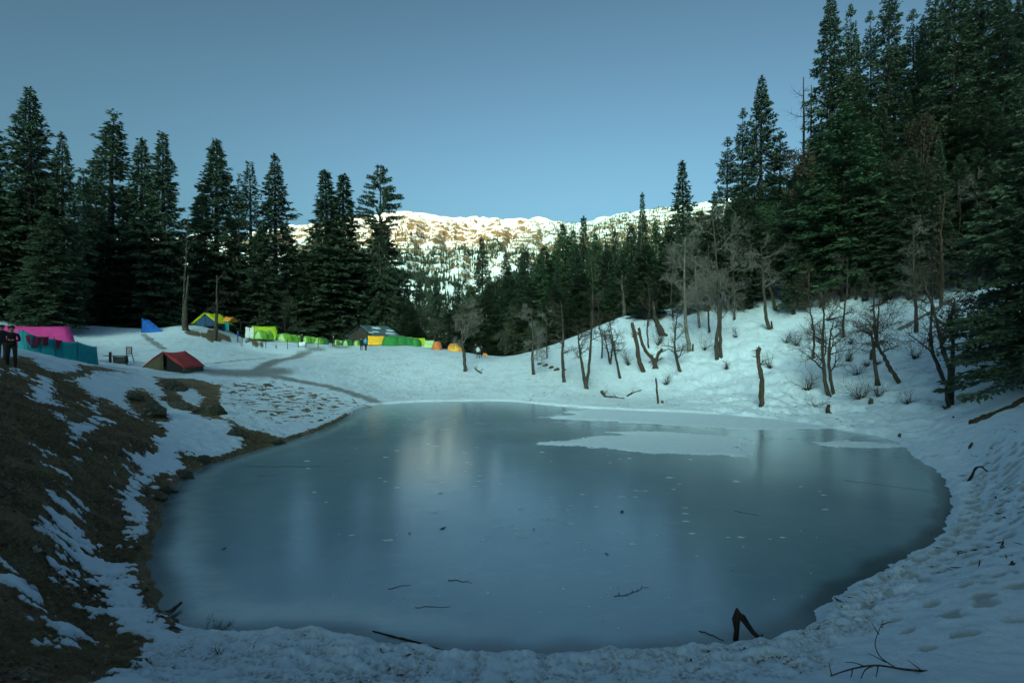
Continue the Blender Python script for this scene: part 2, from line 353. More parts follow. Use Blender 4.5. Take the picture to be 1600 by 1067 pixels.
# ------------------------------------------------------------------ ground sheet
def s4(pts, ox, oy, sc=4.0): return gpoly(pts, ox, oy, sc)
DIRT = gpoly([(-260, 548), (30, 556), (90, 566), (160, 574), (232, 588), (300, 592), (343, 602), (346, 650), (385, 672), (440, 684), (436, 694), (385, 708), (308, 733),
              (262, 775), (246, 830), (230, 880), (240, 915), (262, 955), (290, 990), (236, 1016), (190, 1062)])
DIRT = np.vstack([DIRT, [(-5.0, 4.0), (-7, -1.0), (-40, -1.0)]])
A, B, C1 = (0, 560), (0, 800), (0, 440)
PATCH = [s4(p, *o) for p, o in [
    ([(270, 115), (330, 190), (340, 270), (390, 310), (320, 305), (200, 275), (215, 200)], A),
    ([(345, 350), (385, 360), (420, 420), (480, 440), (540, 425), (540, 390), (600, 365), (690, 395), (610, 430), (520, 480), (490, 525), (430, 495), (400, 430)], A),
    ([(520, 310), (600, 290), (590, 350), (660, 370), (560, 330)], A),
    ([(470, 135), (600, 80), (760, 85), (920, 100), (1000, 150), (1040, 240), (960, 235), (870, 190), (800, 215), (800, 300), (865, 385), (780, 340), (640, 250), (610, 300), (520, 200)], A),
    ([(940, 220), (1060, 290), (1250, 370), (1420, 400), (1530, 540), (1420, 630), (1300, 660), (1220, 610), (1130, 620), (1175, 760), (1110, 812), (1010, 730), (930, 760), (1000, 835), (880, 810),
      (880, 920), (975, 1080), (840, 1080), (780, 980), (745, 880), (820, 800), (850, 730), (880, 690), (720, 665), (780, 620), (900, 600), (1000, 510), (1040, 450), (930, 400), (1000, 410), (1060, 400)], A),
    ([(1070, 180), (1230, 190), (1275, 270), (1220, 325), (1150, 260)], A),
    ([(260, 580), (350, 620), (320, 635)], A), ([(230, 630), (330, 655), (280, 660)], A), ([(400, 735), (450, 750), (410, 765)], A), ([(415, 795), (450, 800), (430, 825)], A),
    ([(450, 540), (485, 555), (455, 560)], A), ([(410, 300), (455, 315), (420, 320)], A), ([(470, 630), (520, 625), (480, 650)], A),
    ([(800, -10), (900, -10), (975, 150), (920, 215), (880, 205), (862, 282), (810, 250), (830, 150)], B),
    ([(370, -60), (500, -70), (505, 45), (430, 80), (540, 170), (560, 260), (640, 330), (740, 340), (925, 450), (905, 500), (780, 450), (965, 585), (850, 570), (1000, 660), (1060, 605), (1130, 595), (1030, 690), (880, 640),
      (1020, 750), (1180, 790), (1130, 845), (1000, 860), (720, 805), (740, 730), (600, 680), (565, 600), (580, 520), (600, 450), (520, 430), (500, 360), (340, 325), (330, 270), (400, 230), (330, 200), (240, 140), (310, 110), (330, 60)], B),
    ([(-60, 340), (0, 380), (90, 460), (245, 590), (170, 625), (90, 540), (0, 480), (-60, 440)], B), ([(225, 680), (330, 655), (420, 770), (525, 870), (430, 895), (340, 820), (270, 750)], B),
    ([(360, 350), (415, 345), (390, 400), (410, 420), (360, 425)], B), ([(420, 470), (470, 480), (440, 500)], B), ([(300, 435), (350, 440), (320, 450)], B), ([(780, 870), (860, 875), (800, 890)], B),
    ([(190, 490), (300, 470), (430, 490), (490, 515), (500, 560), (440, 565), (330, 575), (230, 520)], C1), ([(40, 580), (140, 565), (120, 600)], C1), ([(0, 535), (30, 545), (0, 555)], C1), ([(0, 590), (60, 600), (10, 605)], C1),
    ([(110, 430), (170, 430), (200, 470), (120, 455)], C1), ([(390, 565), (440, 575), (400, 590)], C1), ([(390, 615), (450, 625), (400, 630)], C1)]]
MOUND = [s4([(1160, 300), (1240, 330), (1330, 300), (1430, 330), (1480, 385), (1400, 372), (1330, 380), (1250, 350), (1180, 345)], *C1),
         s4([(400, 345), (470, 350), (540, 385), (545, 402), (470, 395), (410, 380)], 280, 440), s4([(570, 378), (600, 385), (610, 410), (700, 440), (640, 432), (590, 405)], 280, 440)]
PATHL = [(gpoly([(560, 541), (515, 543), (478, 550), (440, 562), (408, 577), (385, 584)]), 0.9), (gpoly([(395, 582), (450, 593), (520, 606), (552, 616), (585, 628)]), 0.7),
         (gpoly([(345, 582), (400, 584), (430, 580)]), 1.9), (gpoly([(218, 521), (235, 532), (255, 545)]), 0.35), (gpoly([(320, 569), (360, 565), (420, 560)]), 0.25)]
TRAMP = [gpoly([(180, 1075), (240, 1020), (300, 996), (500, 1000), (740, 1030), (1000, 1026), (1120, 1015), (1230, 1000), (1330, 945), (1400, 885), (1450, 890), (1420, 950), (1330, 1020), (1250, 1075), (700, 1110)])]
STREAK = gpoly([(300, 590), (420, 590), (520, 612), (590, 632), (535, 655), (440, 690), (345, 655)])
ICESNOW = np.array([ice_pt(*p) for p in [(835, 652), (900, 655), (1000, 661), (1100, 667), (1180, 671), (1250, 670), (1330, 668), (1390, 676), (1420, 640), (1000, 630), (905, 632), (935, 640), (880, 642), (905, 648)]])
# footprints: dents along the walked lines
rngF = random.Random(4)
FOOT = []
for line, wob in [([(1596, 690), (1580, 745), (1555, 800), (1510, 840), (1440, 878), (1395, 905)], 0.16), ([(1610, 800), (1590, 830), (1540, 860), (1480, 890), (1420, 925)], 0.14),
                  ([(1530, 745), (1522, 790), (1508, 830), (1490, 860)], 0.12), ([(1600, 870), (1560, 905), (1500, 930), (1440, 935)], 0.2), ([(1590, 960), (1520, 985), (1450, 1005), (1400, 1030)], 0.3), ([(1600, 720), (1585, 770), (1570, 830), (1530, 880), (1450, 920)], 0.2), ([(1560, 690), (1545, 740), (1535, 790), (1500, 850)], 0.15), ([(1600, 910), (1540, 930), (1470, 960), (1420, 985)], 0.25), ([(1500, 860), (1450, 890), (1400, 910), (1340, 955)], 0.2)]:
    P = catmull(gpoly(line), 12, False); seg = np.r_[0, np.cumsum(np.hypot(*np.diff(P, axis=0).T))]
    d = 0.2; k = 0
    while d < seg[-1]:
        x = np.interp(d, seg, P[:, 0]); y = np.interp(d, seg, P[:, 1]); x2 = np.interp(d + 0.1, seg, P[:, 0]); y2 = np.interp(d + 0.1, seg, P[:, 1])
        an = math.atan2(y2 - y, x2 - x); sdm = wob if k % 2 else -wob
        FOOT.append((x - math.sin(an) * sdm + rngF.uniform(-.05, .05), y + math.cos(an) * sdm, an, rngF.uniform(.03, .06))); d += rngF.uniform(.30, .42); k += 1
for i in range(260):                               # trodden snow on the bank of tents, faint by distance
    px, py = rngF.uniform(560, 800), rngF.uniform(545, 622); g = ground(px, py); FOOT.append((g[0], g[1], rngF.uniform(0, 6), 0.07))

def land(X, Y):
    """height plus snow, path, dirt and moss of every ground point"""
    sd = pond_sd(X, Y); r = np.hypot(X, Y)
    wob = 0.16 * fbm(X * 1.6, Y * 1.6, 3, 3) * smooth(3, 7, r)
    sdw = np.where(sd < 5, sd + wob * smooth(5, 1, np.abs(sd)), sd)
    z = base_h(X, Y, sdw); snow = np.ones(X.shape); path = np.zeros(X.shape); dirt = np.zeros(X.shape); moss = np.zeros(X.shape); dent_shade = np.zeros(X.shape)
    m = (X < 2) & (r < 75) & (Y > -2)
    x, y = X[m], Y[m]; wx = x + 0.24 * fbm(x * 1.4, y * 1.4, 21, 3) + 0.20 * fbm(x * 4 + y * 3, y * 9 - x * 3, 23, 4); wy = y + 0.34 * fbm(x * 1.4, y * 1.4, 22, 3) + 0.26 * fbm(x * 5 + y, y * 5, 24, 4)
    dd = poly_sd(wx, wy, DIRT); s = smooth(-0.25, 0.25, dd)
    fin = fbm(x * 1.1 + y * .5, (y * 1.1 - x * .5) * 3.0, 27, 4, .6)
    for P in PATCH:
        lo = P.min(0) - 0.6; hi = P.max(0) + 0.6
        k = (wx > lo[0]) & (wx < hi[0]) & (wy > lo[1]) & (wy < hi[1])
        if k.any():
            q = poly_sd(wx[k], wy[k], P) + 0.05 + 0.42 * fin[k]; s[k] = np.maximum(s[k], smooth(0.08, -0.10, q))
    st = poly_sd(wx, wy, STREAK); nz = fbm(x * 1.0 + y * 0.5, y * 1.5 - x * .9, 31, 5, .6)
    s = np.minimum(s, smooth(-0.22, -0.02, nz + 0.04 + 0.9 * smooth(-3.0, 3.0, st)))
    bits = fbm(x * 3.1, y * 3.1, 37, 3); s = np.maximum(s, smooth(0.62, 0.72, bits))
    for P in MOUND: s = np.minimum(s, smooth(-0.3, 0.3, poly_sd(wx + .4 * noise(x, y, 8), wy, P)))
    shore = sdw[m]; s = np.where((shore < 0.30 + 0.5 * np.maximum(nz, 0)) & (x < -4) & (y > 9) & (y < 35), s * smooth(0.05, 0.5, shore + 0.2 * nz), s)
    snow[m] = s
    for P, w in PATHL: path[m] = np.maximum(path[m], 1 - smooth(w * 0.3, w * 1.5, poly_sd(wx, wy, P, False)))
    moss[m] = smooth(-0.1, 0.4, fbm(x * .5, y * .5, 44, 3) + 0.15)
    # relief
    sn = snow
    z = z + np.where(sd < 5, smooth(0.02, 0.5, sdw), 1) * (0.05 * fbm(X * 0.7, Y * 0.7, 51, 3) * smooth(2, 8, r))
    ms = (r < 70) & (sdw > 0)
    xs, ys = X[ms], Y[ms]; fine = smooth(60, 20, r[ms])
    snw = sn[ms]; k = smooth(0.0, 0.35, sdw[ms])
    tus = 0.15 * np.abs(fbm(xs * 1.7, ys * 1.7, 61, 4)) + 0.05 * np.abs(fbm(xs * 4.5, ys * 4.5, 62, 2)) + 0.035 * fbm(xs * 7, ys * 7, 63, 2)
    pil = 0.13 * snw + 0.07 * fbm(xs * 1.5, ys * 1.9, 65, 4) * snw
    z[ms] += k * (tus * (1 - snw * 0.8) * fine + pil * smooth(60, 15, r[ms]))
    rough = (0.045 * fbm(xs * 2.2, ys * 2.2, 71, 3) - 0.05 * np.maximum(fbm(xs * 1.1, ys * 1.1, 72, 3) - .15, 0)) * smooth(20, 32, r[ms]); z[ms] += k * rough
    sl = smooth(8, 18, xs) * smooth(18, 30, ys); z[ms] += k * sl * (0.28 * fbm(xs * .8 + ys * .2, ys * .45, 83, 5, .6) + 0.14 * np.abs(fbm(xs * 2.2, ys * 1.1, 84, 3)) - 0.10 * np.maximum(fbm(xs * 1.6, ys * 1.6, 86, 2) - .25, 0))
    kn = smooth(26, 34, ys) * smooth(14, 4, xs); dirt[ms] = np.maximum(dirt[ms], kn * (0.10 + 0.45 * smooth(-.1, .5, fbm(xs * .5, ys * .5, 85, 3))))
    for P in TRAMP:
        q = poly_sd(xs, ys, P); w = smooth(0.25, -0.25, q + 0.3 * noise(xs * 1.5, ys * 1.5, 73))
        b = np.abs(noise(xs * 2.0, ys * 3.4, 75)) * 1.5 + 0.6 * np.abs(noise(xs * 4.6 + .3 * ys, ys * 7.5, 76)) + 0.22 * noise(xs * 12, ys * 16, 77) + .25 * noise(xs * .8, ys * 1.1, 78)
        z[ms] += k * w * (0.15 * (b - 0.45)); dd_ = np.zeros(len(xs)); dd_ = w * smooth(0.62, 0.15, b) ; dirt[ms] = np.maximum(dirt[ms], dd_)
        snow[ms] = np.where(w > .5, np.minimum(snow[ms], smooth(-0.02, 0.07, b + 0.16 * noise(xs * 1.1, ys * 1.6, 79))), snow[ms])
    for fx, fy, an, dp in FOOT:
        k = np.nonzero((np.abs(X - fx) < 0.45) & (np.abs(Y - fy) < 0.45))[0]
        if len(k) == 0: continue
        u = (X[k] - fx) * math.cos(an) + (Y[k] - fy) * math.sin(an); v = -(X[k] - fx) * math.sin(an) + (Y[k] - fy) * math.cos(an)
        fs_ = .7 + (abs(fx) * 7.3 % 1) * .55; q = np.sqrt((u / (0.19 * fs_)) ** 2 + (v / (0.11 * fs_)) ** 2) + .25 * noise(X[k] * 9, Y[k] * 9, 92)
        z[k] += -dp * smooth(1.0, 0.75, q) + 0.02 * np.exp(-((q - 1.25) / 0.2) ** 2); dent_shade[k] = np.maximum(dent_shade[k], (1.0 if dp != .07 else .45) * smooth(1.1, .75, q))
    isn = (sd < 3) & (Y > 22) & (X > 0)
    if isn.any():
        q = poly_sd(X[isn] + 0.8 * fbm(X[isn] * .5, Y[isn] * .8, 81, 3), Y[isn] + 0.8 * fbm(X[isn] * .4, Y[isn] * .9, 82, 3), ICESNOW)
        z[isn] = np.maximum(z[isn], -0.04 + 0.085 * smooth(0.35, -0.35, q))
    return z, snow, path, dirt, moss, dent_shade

th = np.r_[np.linspace(-180, -68, 50, endpoint=False), np.linspace(-68, -49, 50, endpoint=False), np.linspace(-49, 49, 860), np.linspace(49, 68, 51)[1:], np.linspace(68, 180, 51)[1:-1]]
rr = np.r_[np.linspace(0.4, 5.6, 34), np.geomspace(5.7, 70, 590), np.geomspace(72, 420, 48)]
TH, RR = np.meshgrid(np.radians(th), rr); GX = (np.sin(TH) * RR); GY = (np.cos(TH) * RR)
gz, gs, gp, gd, gm, gk = land(GX.ravel(), GY.ravel())
nT, nR = len(th), len(rr)
ii = np.arange(nR - 1)[:, None] * nT; jj = np.arange(nT)[None, :]; j2 = (jj + 1) % nT
GF = np.stack([ii + jj, ii + j2, ii + nT + j2, ii + nT + jj], -1).reshape(-1, 4)
GV = np.c_[GX.ravel(), GY.ravel(), gz]
ctr = len(GV); GV = np.vstack([GV, [(0, 0, hz(0, 0))]])
me = mesh_np('ground', GV, GF[:, ::-1], [M_GROUND], True, {k: np.r_[v, 1.0 if k == 'snow' else 0.0] for k, v in (('snow', gs), ('path', gp), ('dirt', gd), ('moss', gm), ('dent_shade', gk))})
tag(link(bpy.data.objects.new('ground', me)), kind='structure')

# ------------------------------------------------------------------ lake ice and the snow lying on it
gx = np.arange(PB[0] + 3.5, PB[1] - 3.5, 0.16); gy = np.arange(PB[2] + 3.5, PB[3] - 3.5, 0.16)
IX, IY = np.meshgrid(gx, gy); isd = pond_sd(IX.ravel(), IY.ravel()); isd = isd + 0.2 * fbm(IX.ravel() * .8, IY.ravel() * .8, 91, 3)
a = np.arange(len(gy) - 1)[:, None] * len(gx) + np.arange(len(gx) - 1)[None, :]; IFc = np.stack([a, a + 1, a + 1 + len(gx), a + len(gx)], -1).reshape(-1, 4)
IFc = IFc[(isd[IFc] < 0.8).all(1)]
near = smooth(26, 16, IY.ravel())
edge = np.exp(-((isd + 0.75) / 0.42) ** 2) * smooth(2, -7, IX.ravel()) * smooth(40, 28, IY.ravel()) + 0.5 * np.exp(-((isd + 0.7) / 0.3) ** 2) * smooth(10.5, 9, IY.ravel()) * smooth(2, -3, IX.ravel())
wet = smooth(-0.55, -0.12, isd) * (0.55 + 0.45 * near)
used = np.unique(IFc); re = -np.ones(len(isd), int); re[used] = np.arange(len(used))
me = mesh_np('lake_ice', np.c_[IX.ravel(), IY.ravel(), np.zeros(IX.size)][used], re[IFc], [M_ICE], True, {'edge': edge[used], 'wet': wet[used]})
tag(link(bpy.data.objects.new('lake_ice', me)), kind='structure')

def snow_patch(poly_px, label, amp=0.5):
    P = np.array([ice_pt(*p) for p in poly_px]); lo = P.min(0) - 0.8; hi = P.max(0) + 0.8
    gx = np.linspace(lo[0], hi[0], 260); gy = np.linspace(lo[1], hi[1], 130); X, Y = np.meshgrid(gx, gy); X = X.ravel(); Y = Y.ravel()
    q = poly_sd(X + amp * fbm(X * .7, Y * 1.1, 95, 5, .6), Y + amp * fbm(X * .6, Y * 1.2, 96, 5, .6), P)
    z = -0.022 + 0.065 * smooth(0.30, -0.5, q) + 0.018 * fbm(X * 4, Y * 6, 97, 4) * smooth(0.5, 0.0, q)
    a = np.arange(129)[:, None] * 260 + np.arange(259)[None, :]; Fc = np.stack([a, a + 1, a + 261, a + 260], -1).reshape(-1, 4); Fc = Fc[(z[Fc] > -0.012).any(1)]
    used = np.unique(Fc); re = -np.ones(len(X), int); re[used] = np.arange(len(used))
    o = link(bpy.data.objects.new('snow_patch', mesh_np('snow_patch', np.c_[X, Y, z][used], re[Fc], [M_SNOW]))); tag(o, label, 'snow', 'snow patches on the lake ice')
snow_patch([(828, 694), (880, 688), (945, 680), (1000, 678), (1050, 676), (1120, 680), (1188, 689), (1150, 694), (1172, 714), (1100, 711), (1000, 706), (900, 697)], 'large white snow patch stretched across the middle of the lake ice', 0.45)
snow_patch([(942, 675), (1000, 673), (1080, 677), (1040, 681), (985, 679)], 'thin snow sliver lying just behind the large snow patch on ice', 0.3)
snow_patch([(1268, 691), (1320, 688), (1400, 693), (1420, 698), (1340, 700), (1290, 697)], 'narrow snow tongue on the ice near the right shore', 0.3)
rngI = random.Random(12)

# ------------------------------------------------------------------ mountain behind, and an unseen ridge added behind the camera to shade the valley
SKY = np.array([(-1200, 380), (-600, 395), (-200, 385), (0, 380), (200, 372), (300, 366), (400, 358), (450, 352), (500, 347), (548, 338), (600, 330), (640, 329), (690, 335), (750, 337), (800, 341), (840, 337), (870, 343),
                (910, 345), (950, 336), (1000, 326), (1040, 322), (1100, 312), (1300, 290), (1700, 270), (2600, 260)], float)
def mh(X, Y):
    px = CX + F * X / np.maximum(Y, 1); top = (CY - np.interp(px, SKY[:, 0], SKY[:, 1])) / F
    D = 2000 + 120 * noise(px / 160, px * 0 + .5, 7)
    s = np.clip((Y - 420) / (D - 420), 0, 1.6); zt = top * D
    z = -75 + (zt + 75) * np.where(s < 1, 0.72 * s ** 1.25 + 0.28 * smooth(0.1, 1.0, s), 1 - 0.3 * (s - 1))
    rid = 1 - np.abs(fbm(X / 300 + 3, Y / 420, 101, 5)) * 2.0
    z = z + (rid - 0.6) * 45 * smooth(0, .3, s) * (1 - 0.75 * smooth(.85, 1., s)) + 9 * fbm(X / 45, Y / 45, 111, 4) * smooth(0, .2, s) * (1 - .6 * smooth(.9, 1, s))
    z = z - 26 * (1 - np.abs(noise(X / 95 + .8 * noise(X / 200, Y / 300, 151), Y / 700, 152)) * 2.2).clip(0, 1) ** 3 * smooth(.3, .6, s) * (1 - .7 * smooth(.9, 1, s))
    led = np.sin((z / 26 + 1.5 * fbm(X / 200, Y / 200, 121, 3)) * 2 * math.pi) * 5 * smooth(.35, .6, s); return z + led * (1 - .6 * smooth(.93, 1, s)), s
tm = np.radians(np.linspace(-56, 56, 520)); rm = np.r_[np.linspace(400, 1100, 90), np.linspace(1106, 2300, 230), np.linspace(2320, 3200, 14)]
TM, RM = np.meshgrid(tm, rm); MX = np.tan(TM) * RM; MY = RM.copy(); MZ, MS = mh(MX.ravel(), MY.ravel())
a = np.arange(len(rm) - 1)[:, None] * len(tm) + np.arange(len(tm) - 1)[None, :]; MF = np.stack([a, a + 1, a + 1 + len(tm), a + len(tm)], -1).reshape(-1, 4)
t = NT('mountain'); co = t.co(); n1 = t.noise(t.mapping(co, (1, 1, 2.6)), 0.022, 10, 0.72); n2 = t.noise(co, 0.11, 6, 0.7)
nz = t.new('ShaderNodeSeparateXYZ'); t.l(t.new('ShaderNodeNewGeometry').outputs['Normal'], nz.inputs[0])
alt = t.attr('alt'); rockf = t.math('ADD', n1, t.math('MULTIPLY', t.math('SUBTRACT', n2, .5), 0.5))
rockf = t.math('SUBTRACT', rockf, t.math('ADD', t.mr(alt, 0.55, 1.0, -0.03, 0.13), t.mr(alt, 0.45, 0.72, 0.22, 0.0))); rockf = t.math('SUBTRACT', rockf, t.math('MULTIPLY', t.math('SUBTRACT', nz.outputs[2], 0.86), 0.45))
rockf = t.mr(rockf, 0.49, 0.56)
rk = t.mix(t.mr(n2, .3, .7), (0.07, 0.045, 0.026), (0.30, 0.20, 0.11))
t.set(t.mix(rockf, (0.84, 0.86, 0.88), rk), 0.85, 0.2); M_MOUNT = t.m
me = mesh_np('mountain', np.c_[MX.ravel(), MY.ravel(), MZ], MF, [M_MOUNT], True, {'alt': MS})
tag(link(bpy.data.objects.new('mountain', me)), kind='structure')
# the far forest on its flank
rg = np.random.default_rng(8); N = 80000
tx = rg.uniform(-0.75, 0.45, N); ty = rg.uniform(460, 1960, N) ** 1.0; fx = tx * ty; fz, fs = mh(fx, ty)
den = fbm(fx / 130, ty / 170, 131, 4) + 0.42 + 0.75 * smooth(60, 300, fx) * smooth(.35, .6, fs) - 0.75 * smooth(.45, .97, fs) + 0.25 * fbm(fx / 28, ty / 35, 133, 2)
keep = (den > rg.uniform(0.05, 0.72, N)); fx, ty, fz, fs = fx[keep], ty[keep], fz[keep], fs[keep]; n0 = len(fx)
sx = rg.uniform(-0.45, 0.45, 60000); sy = rg.uniform(1300, 2000, 60000); sx = sx * sy; sz, ss = mh(sx, sy); kp = (ss > .5) & (fbm(sx / 60, sy / 90, 141, 4) + .30 - .75 * smooth(.7, 1, ss) > rg.uniform(0, .7, 60000))   # low scrub on the sunny band
fx, ty, fz, fs = np.r_[fx, sx[kp]], np.r_[ty, sy[kp]], np.r_[fz, sz[kp]], np.r_[fs, ss[kp]]; n = len(fx); scrub = np.arange(n) >= n0
hh = rg.uniform(8, 19, n) * (1 - 0.45 * smooth(.5, .95, fs)) * np.where(scrub, .38, 1); wd = hh * rg.uniform(.13, .2, n) * np.where(scrub, 2.2, 1); an = rg.uniform(0, 6.28, n)
ring = [np.c_[fx + np.cos(an + k * 2.0944) * wd, ty + np.sin(an + k * 2.0944) * wd, fz - 1 + 0 * fx] for k in range(3)]
V = np.stack(ring + [np.c_[fx, ty, fz + hh]], 1).reshape(-1, 3); b = np.arange(n)[:, None] * 4
Fc = np.concatenate([b + np.array([[0, 1, 3]]), b + np.array([[1, 2, 3]]), b + np.array([[2, 0, 3]])])
tn = np.repeat(np.clip(rg.uniform(0, .6, n) + smooth(.5, .8, fs) * rg.uniform(0, .7, n) + .5 * scrub, 0, 1), 4)
t = NT('far_forest'); t.set(t.ramp(t.attr('tint'), [(0.0, (0.020, 0.032, 0.026)), (0.55, (0.04, 0.05, 0.035)), (1.0, (0.20, 0.125, 0.06))]), 0.9, 0.1)
o = link(bpy.data.objects.new('far_forest', mesh_np('far_forest', V, Fc, [t.m], False, {'tint': tn}))); tag(o, 'conifer forest scattered over the snowy mountain flank', 'forest', kind='stuff')
# shadow line on the mountain in photo pixels -> crest of the added ridge, shaped to cast it
dh = np.array([math.sin(R(SUN_AZ)), math.cos(R(SUN_AZ))]); lat = np.array([dh[1], -dh[0]]); RB = 12000.0; tE = math.tan(R(SUN_EL))
LL, HH = [], []
for px, py in [(-400, 370), (0, 385), (200, 392), (300, 398), (370, 396), (410, 380), (440, 335), (500, 330), (530, 345), (548, 368), (590, 384), (620, 386), (700, 386), (780, 376), (830, 364), (855, 352), (872, 325), (900, 305), (940, 295), (990, 290), (1010, 320), (1022, 338), (1040, 318), (1060, 280), (1300, 270), (1800, 250)]:
    Ys = np.geomspace(500, 2150, 500); Xs = (px - CX) / F * Ys; Zs = CH - (py - CY) / F * Ys; h, _ = mh(Xs, Ys); hit = Zs <= h
    k = int(np.argmax(hit)) if hit.any() else 490
    p = np.array([Xs[k], Ys[k]]); LL.append(p @ lat); HH.append(Zs[k] + tE * (p @ dh + RB))
o_ = np.argsort(LL); LL = np.array(LL)[o_]; HH = np.array(HH)[o_]
ls = np.linspace(-5200, 3200, 420); crest = np.interp(ls, LL, HH) + 6 * noise(ls / 40, ls * 0, 3)
us = np.r_[np.linspace(-1, 0, 30), np.linspace(0, 1.4, 31)[1:]]; LS, US = np.meshgrid(ls, us)
prof = np.where(US < 0, 1 + US * 1.0, 1 - US * .7); cz = np.interp(LS, ls, crest); zz = -80 + (cz + 80) * prof - 30 * np.abs(fbm(LS / 200, US * 4, 9, 4)) * smooth(0, .25, np.abs(US))
dist = -RB + np.where(US < 0, -US * 7000, -US * 4500)
BXY = lat[None, None, :] * LS[..., None] + dh[None, None, :] * dist[..., None]
a = np.arange(59)[:, None] * 420 + np.arange(419)[None, :]; BF = np.stack([a, a + 1, a + 421, a + 420], -1).reshape(-1, 4)
me = mesh_np('shade_ridge', np.c_[BXY[..., 0].ravel(), BXY[..., 1].ravel(), zz.ravel()], BF, [M_MOUNT], True, {'alt': np.full(zz.size, .5)})
tag(link(bpy.data.objects.new('shade_ridge', me)), kind='structure')
# ------------------------------------------------------------------ tree prototypes (a trunk mesh and a crown mesh each, 1 m of height = 1 m)
def kites(P, D, L, W, rg, tint):
    """leaf-sized kites: base points P, unit directions D, length, half width"""
    n = len(P); up = rg.normal(0, 1, (n, 3)); up[:, 2] += 1.2
    S = np.cross(D, up); S /= np.linalg.norm(S, axis=1, keepdims=True) + 1e-9
    N = np.cross(S, D)
    m = P + D * (L * 0.42)[:, None]; V = np.stack([P, m + S * W[:, None] - N * (L * .05)[:, None], P + D * L[:, None] - N * (L * .16)[:, None], m - S * W[:, None] - N * (L * .05)[:, None]], 1).reshape(-1, 3)
    Fc = np.arange(n)[:, None] * 4 + np.array([[0, 1, 2, 3]]); return V, Fc, np.repeat(tint, 4)

